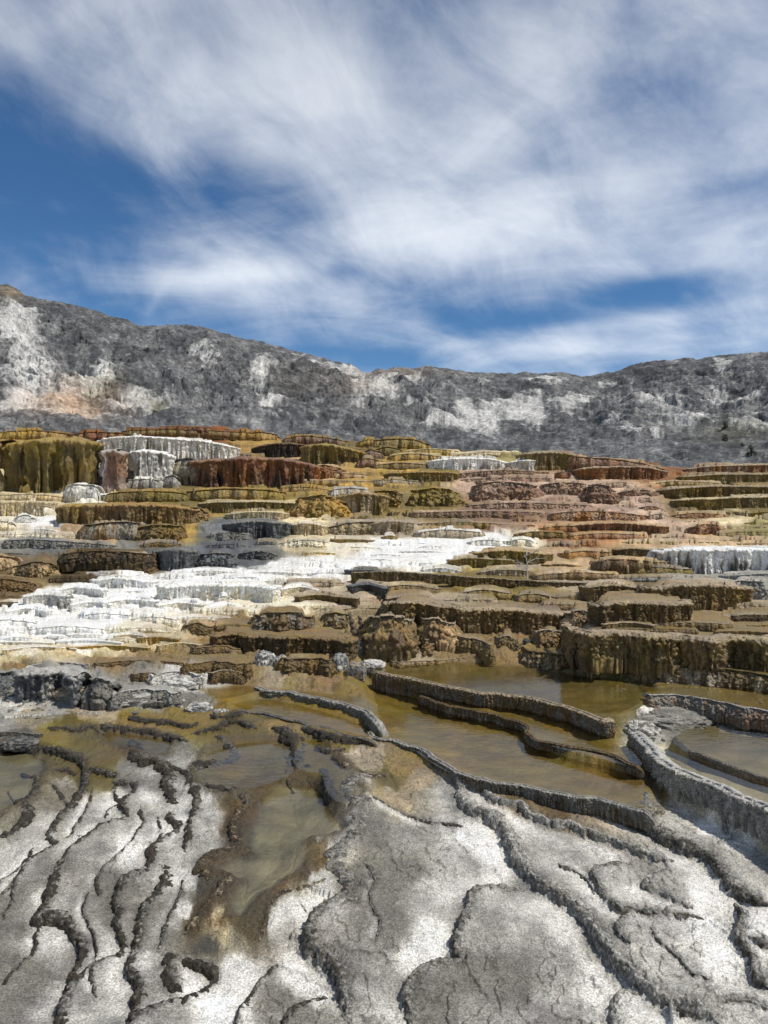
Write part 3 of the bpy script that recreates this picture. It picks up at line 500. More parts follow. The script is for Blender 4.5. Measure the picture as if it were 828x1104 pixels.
# ------------------------------------------------------------------ ledges of the mound
# label | top edge | face height px | face, streak, top colours | style (w wall with drips, p pillow, k knobbly, r rim with water behind) | fixed level
LEDGES = [
 ('gold-topped ledge crowning the olive wall', [(-30,467),(0,466),(40,464),(84,469)], 9, 'OG','O','OG','p'),
 ('tall olive wall with hanging drips under the gold ledge', [(14,476),(40,473),(70,472),(112,476)], 57, 'O','BD','OG','w'),
 ('olive wall end with pale cone at its foot', [(-40,478),(-10,476),(15,476)], 54, 'OD','GO','OG','w'),
 ('rust-red band behind the white lip', [(70,469),(100,466),(138,467)], 9, 'RU','RD','RU','p'),
 ('olive and rust band above the long white lip', [(128,465),(180,463),(240,465),(300,469)], 6, 'O','RU','RU','p'),
 ('rusty crust cap on the skyline', [(176,463),(205,461),(250,463)], 4, 'RU','RD','RU','p'),
 ('long white lip with dark drips beneath', [(106,474),(125,471),(165,471),(215,475),(259,482)], 15, 'LW','GO','W','w'),
 ('pink and brown striped wall below the white lip', [(112,486),(124,485),(140,487)], 42, 'PB','LW','G','w'),
 ('pale grey cone leaning on the olive wall', [(96,481),(104,479),(113,481)], 43, 'G','GO','LW','c'),
 ('white bucket-shaped ledge with fluted face', [(136,490),(150,487),(170,487),(192,491)], 29, 'LW','GM','W','w'),
 ('squat pale ledge under the white bucket', [(136,518),(155,516),(177,518)], 12, 'G','GM','W','p'),
 ('rounded pale to brown knob beside the white bucket', [(181,497),(200,494),(222,499)], 20, 'GO','B','G','p'),
 ('small grey foot ledge beneath the rounded knob', [(176,514),(186,512),(197,515)], 13, 'G','BB','G','p'),
 ('long rust wall with dark dripping fringe', [(203,496),(240,494),(300,494),(346,501)], 29, 'RU','RD','PB','w'),
 ('thin dark shelf over the rust wall', [(214,488),(250,489),(292,493)], 4, 'PB','K','GM','p'),
 ('white flowstone apron at the foot of the pale cone', [(67,524),(88,522),(116,525)], 17, 'LW','G','W','p'),
 ('olive shelf with a gold knob at its end', [(108,534),(140,530),(185,530),(206,533)], 11, 'O','OD','OG','p'),
 ('wide brown drapery ledge, darker along the fringe', [(63,547),(80,544),(130,543),(178,544),(215,549)], (28,18), 'B','BD','OG','w'),
 ('grey-brown pillow under the brown drapery ledge', [(86,566),(120,563),(160,564)], 19, 'GO','BB','BG','p'),
 ('knobbly olive heap beside the grey-brown pillow', [(138,571),(165,566),(202,568)], 17, 'BB','OG','O','k'),
 ('thin cream shelf at the foot of the olive wall', [(-30,536),(20,533),(60,535),(92,542)], 6, 'CR','OG','CR','p'),
 ('faded gold ledge over the white bulge', [(-30,543),(20,540),(62,541)], 14, 'CR','BG','CR','w'),
 ('creamy stepped ledge touching the tan slope', [(24,548),(45,545),(63,548)], 9, 'WC','CR','WC','p'),
 ('white rounded bulge on the cream flow', [(13,558),(27,555),(41,559)], 11, 'LW','G','W','p'),
 ('cream shelf beside the white rounded bulge', [(-30,564),(0,562),(21,565)], 10, 'WC','CR','WC','p'),
 ('layered slate ledge below the tan slope', [(4,583),(40,582),(90,585),(130,589)], 9, 'GM','SD','G','k'),
 ('dark chocolate ledge above the white cascade', [(64,598),(110,594),(170,598)], 13, 'BD','K','BB','k'),
 ('lower dark ledge touching the white cascade', [(88,609),(130,606),(172,610)], 10, 'BD','BB','BB','k'),
 ('blocky slate ledge above the white cascade', [(168,594),(190,590),(215,593)], 23, 'SL','SD','GM','w'),
 ('knobbly slate ledge beside the blocky one', [(212,599),(235,596),(258,600)], 16, 'SL','SD','GM','k'),
 ('small slate knobs bordering the white sheet', [(255,598),(280,594),(302,600)], 10, 'SD','GM','GM','k'),
 ('brown wave-shaped ledges above the cascade corner', [(12,612),(40,606),(68,612)], 14, 'BB','TN','B','k'),
 ('tan rounded ledge at the edge of the brown waves', [(-30,602),(-5,598),(24,603)], 15, 'TN','BB','TN','p'),
 ('low brown ledge just over the cascade corner', [(-30,628),(0,624),(44,630)], 12, 'BB','BD','B','k'),
 ('gold-brown skyline ledge with rusty lip', [(206,467),(240,465),(290,467),(304,471)], 9, 'OG','RU','RU','p'),
 ('brown skyline shelf behind the maroon ledge', [(302,474),(335,470),(392,479)], 7, 'PB','RD','B','p'),
 ('dark maroon overhanging ledge', [(272,482),(300,478),(334,479)], 14, 'RD','K','BB','w'),
 ('olive round-ended ledge joined to the maroon one', [(325,480),(355,479),(393,486)], 22, 'O','OD','OG','w'),
 ('small gold ledge on the skyline notch', [(383,477),(400,474),(424,477)], 6, 'OG','O','OG','p'),
 ('dark brown knob right of the olive ledge', [(388,488),(400,485),(416,489)], 9, 'PB','BD','B','p'),
 ('small brown pillow under the dark knob', [(383,497),(396,494),(414,498)], 9, 'PB','B','BG','p'),
 ('rust-brown tail of the long rust wall', [(334,503),(355,502),(376,507)], 11, 'RU','BB','TN','k'),
 ('tan thin shelf below the rust tail', [(330,514),(360,510),(398,512)], 6, 'TN','B','TN','p'),
 ('second thin shelf stepping down from the rust wall', [(290,521),(340,518),(400,519)], 5, 'OG','B','CR','p'),
 ('olive-gold pillow ledge under the rust fringe', [(198,530),(240,527),(280,528),(312,531)], 12, 'O','OG','OG','p'),
 ('narrow gold shelf beside the pillow ledge', [(298,527),(325,525),(356,528)], 6, 'OG','O','OG','p'),
 ('olive ledge with short dark drips', [(214,542),(265,540),(330,542)], 11, 'O','BD','CR','w'),
 ('gold beehive-shaped bulge among olive steps', [(313,540),(345,534),(378,542)], 21, 'OG','O','OG','k'),
 ('pale cream cap above the gold shoulder', [(352,529),(378,526),(402,529)], 8, 'BG','LW','LW','p'),
 ('gold fluted shoulder next to the beehive bulge', [(364,535),(390,531),(418,534)], 21, 'O','CR','OG','w'),
 ('cream dripping shelf over the slate basin', [(243,554),(280,551),(312,553)], 9, 'CR','O','CR','w'),
 ('gold lumps at the left of the slate basin', [(196,550),(212,547),(228,553)], 16, 'OG','O','OG','k'),
 ('wide slate-blue basin wall', [(240,565),(270,561),(314,564)], 17, 'SL','SD','GM','w'),
 ('cream and gold fluted ledge right of the slate basin', [(312,566),(330,563),(354,567)], 13, 'CR','B','WC','w'),
 ('low beige knobbly ledge above the white sheet', [(350,569),(380,563),(414,564)], 12, 'BG','B','BG','k'),
 ('grey low step below the slate basin', [(222,578),(245,574),(275,577)], 8, 'GM','SL','G','k'),
 ('cream lumps at the head of the white sheet', [(300,586),(330,582),(356,585)], 8, 'WC','CR','WC','k'),
 ('olive-gold dome on the middle skyline', [(398,475),(425,473),(448,474),(467,481)], 10, 'O','OG','OG','p'),
 ('dark olive step under the skyline dome', [(400,485),(418,482),(436,485)], 9, 'O','OD','O','p'),
 ('long gold step behind the white slab', [(434,487),(465,484),(499,487)], 6, 'OG','O','CR','p'),
 ('gold-brown step left of the white slab', [(416,492),(445,489),(482,493)], 8, 'OG','O','CR','p'),
 ('bright white slab ledge on the upper mound', [(459,497),(490,494),(520,494),(547,497)], 13, 'W','G','W','w'),
 ('lilac-grey slab continuing the white one', [(545,498),(568,496),(593,497)], 11, 'LW','G','W','w'),
 ('pale flat shelf behind the white slab', [(482,491),(520,488),(562,488)], 4, 'CR','YG','WC','p'),
 ('smooth olive-brown ledge on the skyline', [(556,489),(590,487),(620,490),(645,498)], 17, 'O','B','BG','w'),
 ('olive shelf under the dark brown knob', [(398,502),(430,499),(464,501)], 8, 'O','BB','TN','p'),
 ('olive ledge below the white slab, longest there', [(414,510),(455,508),(494,509)], 13, 'O','OD','OG','w'),
 ('pinkish brown ledge under the white slab', [(490,511),(540,507),(595,509)], 6, 'PB','BD','PK','k'),
 ('pink-grey ledge line stretched below the pinkish brown ledge', [(494,517),(545,515),(600,516)], 6, 'PB','PK','PK','k'),
 ('grey-olive thin shelf above the olive knobs', [(396,519),(425,517),(458,520)], 6, 'BG','O','BG','p'),
 ('pair of olive knobs under the thin shelf', [(398,532),(415,529),(436,532)], 18, 'O','OG','OG','k'),
 ('rounded olive shoulder with short flutes', [(440,529),(470,526),(500,532)], 20, 'O','B','OG','k'),
 ('rough pink-brown mound left of the mid slope', [(505,524),(540,519),(584,524)], 18, 'PB','PK','PK','k'),
 ('rough pink-brown ledge beside the mound', [(580,523),(610,520),(645,524)], 13, 'PB','PK','PK','k'),
 ('dark knobbly ledge on the pink slope', [(625,527),(645,522),(668,530)], 18, 'PB','BB','PK','k'),
 ('brown step right of the dark knobs', [(664,531),(690,528),(712,531)], 8, 'PB','BD','PK','k'),
 ('long pink step crossing the middle slope', [(500,545),(560,542),(640,545)], 8, 'PB','PK','PK','k'),
 ('pinkish step under the crossing one', [(440,553),(520,551),(590,553)], 7, 'PB','O','PK','k'),
 ('rusty step with white crumbs', [(590,554),(640,551),(696,556)], 9, 'RU','PK','PK','k'),
 ('beige fluted wall at the end of the white sheet', [(396,565),(420,561),(446,563)], 14, 'BG','B','BG','w'),
 ('smooth beige ledge over the white sheet', [(444,575),(480,571),(524,574)], 9, 'BG','GO','LW','p'),
 ('narrow brown ledge above the smooth beige one', [(444,565),(500,563),(562,566)], 5, 'B','O','BG','k'),
 ('olive step near the orange ledge', [(552,576),(580,573),(612,575)], 7, 'O','BD','OG','p'),
 ('orange-brown step with a tan top', [(578,570),(605,567),(640,569)], 8, 'RU','OR','TN','p'),
 ('white bulge ending the white sheet', [(502,585),(522,582),(548,584)], 7, 'LW','WC','W','p'),
 ('cream bulge beside the white one', [(545,584),(562,581),(582,586)], 8, 'WC','CR','W','p'),
 ('long brown skyline ledge sloping down', [(612,492),(650,494),(690,499),(722,507)], 11, 'PB','RU','TN','p'),
 ('deep rust ledge under the sloping skyline', [(616,506),(650,503),(690,503),(718,507)], 14, 'RU','BD','BG','w'),
 ('rust and white ledge at the far skyline', [(733,506),(770,502),(828,501),(880,500)], 9, 'RU','BG','BG','w'),
 ('olive ledge below the rust and white one', [(728,514),(780,511),(828,511),(880,511)], 9, 'O','B','BG','w'),
 ('thin tan shelf on the olive ledges', [(696,522),(730,519),(780,521)], 5, 'OG','B','CR','p'),
 ('dark olive ledge with even flutes', [(706,528),(760,524),(828,524),(880,524)], 12, 'O','OD','BG','w'),
 ('broad olive-brown ledge above the tan flat', [(722,539),(780,536),(828,535),(880,535)], 14, 'O','BB','CR','w'),
 ('rust ledge with pebbly lip on the pink slope', [(612,566),(660,563),(720,567)], 12, 'RU','BD','TN','w'),
 ('low orange step under the pebbly rust ledge', [(610,578),(650,575),(700,577)], 6, 'OR','RU','TN','p'),
 ('rust knobs near the tan flat', [(738,570),(758,565),(782,568)], 9, 'RU','TN','TN','k'),
 ('thin rust step over the tan flat', [(722,556),(750,553),(786,555)], 6, 'RU','TN','TN','k'),
 ('long white wall with grey streaks', [(701,594),(740,591),(790,591),(850,592),(900,592)], 25, 'W','GM','W','w'),
 ('dark brown block abutting the white streaked wall', [(659,592),(680,590),(703,592)], 11, 'BB','BD','TN','w'),
 ('orange-tan steps left of the brown block', [(600,597),(630,594),(661,596)], 9, 'OR','B','TN','p'),
 ('brown pillow ledge below the brown block', [(636,606),(670,603),(722,607)], 10, 'BB','B','TN','p'),
 ('olive pillow ledge in front of the white wall', [(652,614),(690,611),(748,614)], 9, 'O','BB','BG','p'),
 ('fluted olive ledge behind the dead shrub', [(506,596),(540,592),(594,597)], 15, 'O','BD','TN','w'),
 ('stepped olive ledge reaching the white sheet', [(481,604),(510,601),(560,604)], 9, 'O','BD','BG','w'),
 ('thin waterline ledge running under the dead shrub', [(378,617),(430,616),(500,621),(600,627),(700,630)], (8,6), 'OD','B','BG','r'),
 ('black wet shelf where the white sheet ends', [(372,615),(400,614),(436,619)], 9, 'SD','K','SL','w'),
 ('wet charcoal step under the black shelf', [(374,632),(395,629),(418,634)], 12, 'SD','BD','SL','w'),
 ('low olive roll beside the charcoal step', [(402,634),(440,631),(478,636)], 7, 'O','B','BG','p'),
 ('olive roll above the long fluted ledge', [(494,640),(520,636),(554,640)], 8, 'O','B','BG','p'),
 ('knobbed olive roll near the paired ledges', [(552,643),(575,640),(598,645)], 10, 'B','BD','BG','p'),
 ('long fluted brown ledge, tallest at its right end', [(414,652),(440,648),(500,655),(560,657),(622,662)], (10,28), 'B','BD','BG','n'),
 ('big brown beehive boulder-like bulge', [(388,670),(405,664),(430,664),(454,674)], 35, 'B','BB','BG','k'),
 ('brown shoulder right of the beehive bulge', [(448,672),(468,667),(496,676)], 24, 'B','TN','BG','k'),
 ('flattened brown pillow above the olive pool', [(454,692),(482,686),(510,689),(532,699)], 14, 'B','BB','BG','k'),
 ('dark lumps beside the flattened pillow', [(532,690),(548,686),(562,693)], 12, 'B','BD','BG','k'),
 ('short brown drum with flat top', [(572,684),(590,679),(608,683)], 16, 'B','BD','BG','k'),
 ('twin-ledged brown block, smaller', [(624,633),(655,630),(692,633)], 11, 'B','BD','BG','n'),
 ('fluted golden brown block with square end', [(688,634),(730,631),(780,631),(808,636)], 21, 'B','O','BG','n'),
 ('dark chocolate block standing in shallow water', [(633,652),(680,649),(742,651)], 20, 'BB','BD','BG','n'),
 ('tan rocky hump left of the chocolate block', [(604,664),(625,659),(652,665)], 16, 'B','BG','BG','k'),
 ('long dark fluted wall turning black at one end', [(606,679),(640,681),(700,684),(770,686),(850,688),(890,689)], (28,34), 'B','BD','BG','n'),
 ('knobbly brown ledge edging the long olive pool', [(561,702),(590,704),(660,711),(740,719),(828,726),(880,730)], (16,20), 'BB','BG','AD','k'),
 ('pale grey wall beyond the golden brown block', [(772,630),(800,627),(850,628),(890,628)], 18, 'G','GM','GL','k'),
 ('small dark ledge on the grey apron', [(700,674),(740,671),(790,673)], 5, 'B','BD','BG','k'),
 ('cream-white wall, widest of the cascade', [(170,632),(210,630),(262,630),(303,633)], 18, 'W','WC','W','w'),
 ('white wall piece left of the cream-white one', [(98,626),(130,623),(172,627)], 10, 'W','G','W','w'),
 ('white step below the widest cascade wall', [(108,649),(140,645),(172,648)], 11, 'W','WC','W','w'),
 ('cream lower step of the cascade', [(168,652),(195,649),(222,652)], 9, 'WC','W','W','w'),
 ('grey-white fluted corner of the cascade', [(26,643),(46,639),(78,642)], 15, 'LW','G','W','w'),
 ('white step above the fluted corner', [(58,636),(85,632),(116,636)], 11, 'W','G','W','w'),
 ('low white step at the foot of the fluted corner', [(6,659),(30,655),(56,659)], 9, 'W','G','W','w'),
 ('white frothy step in the middle of the cascade', [(76,652),(98,648),(122,652)], 8, 'W','LW','W','w'),
 ('broad low white step under the frothy one', [(84,664),(110,661),(145,664)], 7, 'W','LW','W','p'),
 ('white tongue of steps near the cream border', [(140,668),(165,665),(196,669)], 7, 'WC','W','W','p'),
 ('white step toward the cascade left edge', [(-30,672),(5,668),(44,672)], 8, 'W','LW','W','p'),
 ('wide low white step near the cascade bottom', [(30,679),(70,675),(118,679)], 6, 'W','LW','W','p'),
 ('cream knob under the cream-white wall', [(230,646),(242,643),(254,647)], 8, 'WC','CR','W','p'),
 ('cream fluted step right of the cream-white wall', [(300,635),(325,632),(344,636)], 9, 'WC','CR','W','w'),
 ('dark brown ledge under the end of the white sheet', [(318,643),(345,640),(388,645)], 11, 'BB','BD','BG','w'),
 ('dark brown drum above the long brown ledge', [(270,667),(290,661),(320,661),(342,669)], 19, 'BB','GM','B','k'),
 ('brown drum next to the dead stumps', [(346,664),(362,660),(382,664)], 15, 'B','GM','B','k'),
 ('long dark brown ledge in front of the two drums', [(230,685),(250,682),(300,686),(345,687),(386,691)], 18, 'BD','BB','B','n'),
 ('brown step beside the grey stained rocks', [(300,712),(330,709),(362,713)], 14, 'BB','BD','B','k'),
 ('brown knobs on the bank below the cascade', [(196,676),(212,672),(232,678)], 10, 'BB','B','B','k'),
 ('thin brown lip on the bank below the cascade', [(100,716),(150,712),(215,716)], 6, 'BB','BD','B','k'),
 ('low crust lip above the white-stained rocks', [(160,730),(190,724),(222,728)], 10, 'GL','GM','LW','k'),
 ('large cracked grey outcrop with fluted face', [(22,730),(34,723),(58,721),(84,722),(94,731)], 33, 'SL','G','GL','n'),
 ('darker grey outcrop against the large cracked one', [(90,738),(106,729),(122,734),(134,746)], 24, 'SD','GM','G','k'),
 ('grey outcrop edge with rubble at its foot', [(-30,726),(-5,722),(20,728)], 20, 'SL','GM','G','k'),
 ('grey crust ledge above the large outcrop', [(34,718),(60,714),(96,717)], 6, 'GM','SL','GL','k'),
 ('rounded grey crust swell near the low mound', [(118,752),(140,745),(172,744),(196,750)], 13, 'GM','SL','GL','k'),
 ('brown crumbly ledge under the stained rocks', [(196,718),(230,713),(272,717)], 10, 'BB','BD','B','k'),
 ('brown crumbly shelf on the middle bank', [(206,700),(235,696),(262,701)], 7, 'B','BD','B','k'),
 ('low dark ledge left of the grey stained rocks', [(222,727),(245,723),(268,728)], 8, 'BB','K','BG','k'),
 ('thin pale slab lip under the rubble', [(2,772),(55,769),(112,768)], 3, 'GL','GM','GL','k'),
 ('dark flaky lip between slab and brown water', [(-20,792),(10,789),(46,793)], 5, 'GD','K','GM','k'),
 ('small dark ledge facing the amber mats', [(152,760),(170,757),(192,760)], 5, 'GD','K','GM','k'),
 ('brown ledge step above the amber mats', [(140,728),(158,725),(178,729)], 6, 'BB','BD','BG','k'),
 # near walls around the pools
 ('grey scalloped rim sweeping over the brown-gold water', [(270,739),(284,742),(312,746),(345,752),(368,758),(385,764),(397,772),(404,781)], (9,14), 'GM','BD','G','r', .25),
 ('longest curved rim, holding the wide amber pool', [(396,786),(400,791),(412,795),(436,801),(456,809),(484,828),(515,839),(545,844),(600,852),(650,862),(700,874)], (9,13), 'GM','BD','G','r', .165),
 ('brown fluted rim along the back of the long amber water', [(398,724),(440,731),(500,744),(560,751),(600,760),(630,769),(652,777),(664,772)], 13, 'BB','GM','BG','r', .335),
 ('slim dark rim snaking through the amber pools', [(448,749),(490,761),(540,772),(564,781),(572,795),(604,803),(650,811),(688,825)], 8, 'BD','GM','BB','r', .225),
 ('pale fluted wall curving to the frame edge', [(672,784),(680,790),(688,797),(697,811),(712,822),(738,835),(770,848),(805,863),(850,884),(890,900)], (22,26), 'G','GM','GL','r', .285),
 ('black-brown rim below the amber pool by the scalloped rim', [(252,762),(285,768),(318,777),(350,785),(380,793),(402,798)], 8, 'BD','GD','GM','r', .18),
 ('crumbly grey crust bar beside the sparkling strip', [(694,752),(730,750),(775,757),(828,768),(880,780)], 14, 'GM','PB','G','k', .36),
 ('gravelly grey bar behind the milky shallow', [(738,806),(770,818),(810,832),(860,850)], 7, 'GM','PB','GM','r', .295),
 ('low brown rim at the far end of the olive pool', [(560,700),(520,707),(470,712),(420,714)], 6, 'B','BG','BG','k', .34),
]
SHIFT = {'long white lip with dark drips beneath': -2.6, 'white bucket-shaped ledge with fluted face': -1.0, 'rounded pale to brown knob beside the white bucket': -1.2, 'pink and brown striped wall below the white lip': -.8}
def ledge_front(idx, L, foot):
    lb, pts, h, fc, sc_, tc, style = L[:7]; zfix = L[7] if len(L) > 7 else None
    q = catmull(pts, .9)
    n = len(q); u = np.linspace(0, 1, n)
    hp = np.full(n, float(h)) if not isinstance(h, tuple) else h[0]+(h[1]-h[0])*u
    pm_, hm = q[:, 1].mean(), hp.mean()
    px, py = q[:, 0], q[:, 1]; wpx = abs(px.max()-px.min())
    w_e = min(.5, 2.0*hm/max(20., wpx)); e = np.clip((np.abs(2*u-1)-(1-w_e))/w_e, 0, 1); curl = 1-np.sqrt(1-np.minimum(e, .995)**2)
    Y0 = SHIFT.get(lb, 0)+float(np.median([foot(px[int(k_*(n-1))], min(py[int(k_*(n-1))]+hp[int(k_*(n-1))], 1100), zfix is None) for k_ in (.12, .3, .5, .7, .88)]))
    if zfix is not None or (pm_ > 625 and style in 'rw') or (pm_ > 685 and wpx > 60):
        zt = zfix if zfix is not None else ZC-(pm_-CY)/F*Y0
        Y = (ZC-zt)*F/(py-CY); z = np.full(n, zt); Y0 = Y.mean()
        if style != 'r': Y = Y+curl*min(hm/F*Y0, .35)*1.6
    else:
        Y = np.full(n, Y0); span = wpx/F*Y0
        Y = Y-min(span*.06, .8)*(1-(2*u-1)**2)
        z = ZC-(py-CY)/F*Y
        Y = Y+curl*min(hm/F*Y0, .35)*2.2
    H = hp/F*Y; X = (px-CX)/F*Y
    if style == 'r':
        s = np.concatenate([[0], np.cumsum(np.hypot(np.diff(X), np.diff(Y)))])
        Y = Y-np.abs(perlin(s*2.6, idx*3.3, 0, 74))*.10-np.abs(perlin(s*6, idx*5.1, 0, 75))*.03+fbm(s*1.3, idx, 0, 2, 79)*.08; X = X+perlin(s*5, idx*2.1, 0, 76)*.03
        H = H*(1+perlin(s*2, idx*1.1, 0, 77)*.45); z = z+perlin(s*7, idx, 0, 78)*.006
    if style != 'r':
        s = np.concatenate([[0], np.cumsum(np.hypot(np.diff(X), np.diff(Y)))])
        Y = Y-np.abs(perlin(s/(H.mean()*1.8), idx*3.3, 0, 71))*H.mean()*(1.3 if style != 'w' else .8)-np.abs(perlin(s/(H.mean()*.6), idx*5.3, 0, 72))*H.mean()*.35
        z = z+perlin(s/(H.mean()*2.5), idx*1.7, 2, 73)*H.mean()*.05
    return X, Y, z, H, Y0, hm
def raise_for(idx, L, fr, cols_, rowsY, G, C=None):
    """solid ground behind a ledge lip, gently dished"""
    X, Y, z, H, Y0, hm = fr
    if L[6] in 'r': return
    p = CX+X/Y*F; o = np.argsort(p); p = p[o]
    c0, c1 = np.searchsorted(cols_, [p[0], p[-1]])
    if c1-c0 < 2: return
    r0 = max(0, np.searchsorted(rowsY, Y.min())); r1 = min(len(rowsY), np.searchsorted(rowsY, Y.max()+30*H.max()+3))
    cc = cols_[c0:c1]
    Yf, zf, Hf = np.interp(cc, p, Y[o]), np.interp(cc, p, z[o]), np.interp(cc, p, H[o])
    e = np.minimum(cc-p[0], p[-1]-cc)/(hm*1.1); drop = (1-sstep(0, 1, e))*Hf*.8
    yy = rowsY[r0:r1, None]-Yf[None]
    tgt = (zf-drop-.05*Hf)[None]-np.maximum(yy, 0)*.07
    m = yy > .45*Hf[None]
    if C is not None:
        jx = cc/F*Yf
        hj = np.clip(Hf, .1, .35); tgt = tgt+fbm(jx[None]*1.5/hj, yy/hj*.8, idx, 3, 400)*.08*hj[None]
    g = G[r0:r1, c0:c1]; up = m & (tgt > g)
    g[up] = tgt[up]
    if C is not None:
        a = (np.exp(-yy/(3.0*Hf[None]))*.75)[up]; cv = C[r0:r1, c0:c1]; t = np.zeros((up.sum(), 4)); t[:, :3] = P[L[5]]; t[:, 3] = a; cv[up] = t
def build_ledge(idx, L):
    lb, pts, h, fc, sc_, tc, style = L[:7]; seed = 300+idx*7; px = np.array(pts)[:, 0]
    X, Y, z, H, Y0, hm = FR[idx]
    # resample evenly
    s = np.concatenate([[0], np.cumsum(np.hypot(np.diff(X), np.diff(Y)))])
    n = int(min(700, max(30, s[-1]/(Y0/F*.75))))
    t = np.linspace(0, s[-1], n)
    X, Y, z, H = [np.interp(t, s, a) for a in (X, Y, z, H)]
    kk = np.ones(5)/5; sm = lambda a, w=5: np.convolve(np.pad(a, w//2, mode='edge'), np.ones(w)/w, 'valid')
    tx, ty = np.gradient(sm(X, 9)), np.gradient(sm(Y, 9)); l = np.hypot(tx, ty)+1e-9
    nx, ny = ty/l, -tx/l
    if pts[-1][0] < pts[0][0]: nx, ny = -nx, -ny
    H0 = H.mean()
    # profile
    if style == 'r':
        th = H0*.8
        prof = [(-th*1.5-.02, -max(.12, H0*1.2)), (-th*1.25, -.045), (-th*1.0, -.012), (-th*.7, .0), (-th*.35, .003)]
        prof = [(a, b, 0.) for a, b in prof]
    else:
        T = 1.3*H0
        prof = [(-T*k_-.25*H0, b_*H0, 0.) for k_, b_ in ((1, -.45), (.8, -.22), (.6, -.08), (.4, .0), (.22, .03), (.1, .03), (.04, .01))]
    nf = 26
    for k_ in range(nf):
        v = k_/(nf-1)
        if style in 'wn':
            a = -.22*(1-min(1, v/.10))**2-.10*max(0, v-.12)**.8+(.0 if v < .9 else (v-.9)*.5); b = -(v**1.15)
            a = a+.05*math.sin(min(1, v/.25)*math.pi)
        elif style == 'r':
            a = -.30*(1-min(1, v/.12))**2-.05*v; b = -(v**1.3)
        elif style == 'c':
            a = -.2+.75*v**1.2; b = -v
        elif style == 'p':
            th = v*math.pi/2*1.05; a = -.62+.62*math.sin(min(th, math.pi/2))**.8; b = -(1-math.cos(min(th, math.pi/2)))*.75-v*.25
            if v > .75: a -= (v-.75)*.5
        else:
            a = -.45+.45*math.sin(min(1, v*1.4)*math.pi/2)+.12*v; b = -v
        prof.append((a*H0, b, 1. if b < -.0 else .6))
    prof.append((prof[-1][0]-.1*H0, -1.5, 1.)); m = len(prof)
    PA = np.array([p[0] for p in prof]); PB_ = np.array([p[1] for p in prof]); isf = np.array([p[2] for p in prof])
    ntop = m-nf-1
    V = np.clip(-PB_, 0, 1); V[:ntop] = 0
    X3 = np.empty((n, m)); Y3 = X3.copy(); Z3 = X3.copy()
    X3[:] = X[:, None]+nx[:, None]*PA[None]; Y3[:] = Y[:, None]+ny[:, None]*PA[None]
    if style != 'r':                                  # tops run straight back into the slope
        X3[:, :ntop] = X[:, None]-nx[:, None]*.22*H0; Y3[:, :ntop] = Y[:, None]-ny[:, None]*.22*H0-(PA[:ntop]+.25*H0)[None]
    for j in range(m):
        if j < ntop: Z3[:, j] = z+PB_[j]*1.0
        else: Z3[:, j] = z+PB_[j]*H
    fv = isf[None]*np.ones((n, 1)); Vv = V[None]*np.ones((n, 1)); S = t[:, None]*np.ones((1, m))
    fr = 1/max(H0, .05)
    # flutes run down the face, knobs everywhere
    fl = np.abs(perlin(S*fr*4.5, Vv*.55+idx, 0, seed))*1.1+np.abs(perlin(S*fr*10, Vv*.8, idx, seed+1))*.6
    kn = billow(X3*fr*2.6, Y3*fr*2.6, Z3*fr*2.6, 4, seed+2)-.25
    fin = fbm(X3*fr*9, Y3*fr*9, Z3*fr*9, 3, seed+3)
    A_fl, A_kn, A_f = dict(w=(.11, .12, .05), p=(.05, .14, .04), k=(.04, .42, .09), r=(.10, .26, .14), n=(.07, .34, .12), c=(.05, .04, .02))[style]
    dsp = H0*fv*(-(fl-.45)*A_fl*(.5+1.3*Vv)*2*sstep(.02, .15, Vv) + kn*A_kn*1.4 + fin*A_f*1.6)
    X3 += nx[:, None]*dsp; Y3 += ny[:, None]*dsp
    et = np.clip(np.minimum(t, t[-1]-t)/(.7*H0), 0, 1)[:, None]**.5
    if style == 'r':
        X3 = X[:, None]-nx[:, None]*H0*.6+(X3-X[:, None]+nx[:, None]*H0*.6)*et; Y3 = Y[:, None]-ny[:, None]*H0*.6+(Y3-Y[:, None]+ny[:, None]*H0*.6)*et; Z3 = Z3-(1-et)*H[:, None]*.9
    tr = sstep(.25, .0, Vv)
    Z3 += H0*(kn*A_kn*.5+fin*A_f*.5)*tr*np.where(np.arange(m)[None] < ntop, .5, 1)
    # lip crenellation
    Z3 += H0*(.015 if style == 'r' else .05)*perlin(S*fr*7, 0, idx, seed+5)*sstep(.5, .0, Vv)*fv
    # colours
    cf, cs, ct = P[fc], P[sc_], P[tc]
    st = perlin(S*fr*3.2, Vv*.7, idx, seed+6)*.9+perlin(S*fr*9, Vv*1.1, idx+3, seed+7)*.8+fbm(X3*fr*.55, Y3*fr*.3, Z3*fr*.6, 3, seed+8)*1.1
    mixf = sstep(-.15, .75, st+(Vv-.55)*(.5 if style in 'wn' else .25))[..., None]
    cc = cf*(1-mixf)+cs*mixf
    cc = cc*np.exp((perlin(S*fr*16, Vv*1.5, 9, seed+9)*.35+fbm(X3*fr*5, Y3*fr*5, Z3*fr*5, 3, seed+10)*.5))[..., None]
    lip = (sstep(.16, .02, Vv+fin*.1))[..., None]*.8
    cc = cc*(1-lip)+ct*lip*np.exp(fbm(X3*fr, Y3*fr, 0, 3, seed+11)*.5)[..., None]
    wt = dict(W=.3, A=1, K=.8, SD=.8, OD=.7, O=.5).get(fc, .3)
    o = mesh_obj('travertine_ledge', np.stack([X3, Y3, Z3], -1), grid_faces(n, m, pts[-1][0] < pts[0][0]), M_ledge if Y0 > 9 else M_near, cc, np.full(n*m, wt))
    return tag(o, lb, 'terrace ledge', 'stepped travertine ledges of the mound' if idx < NH else lb.replace('low thin', 'low').replace(' step ', ' steps '))
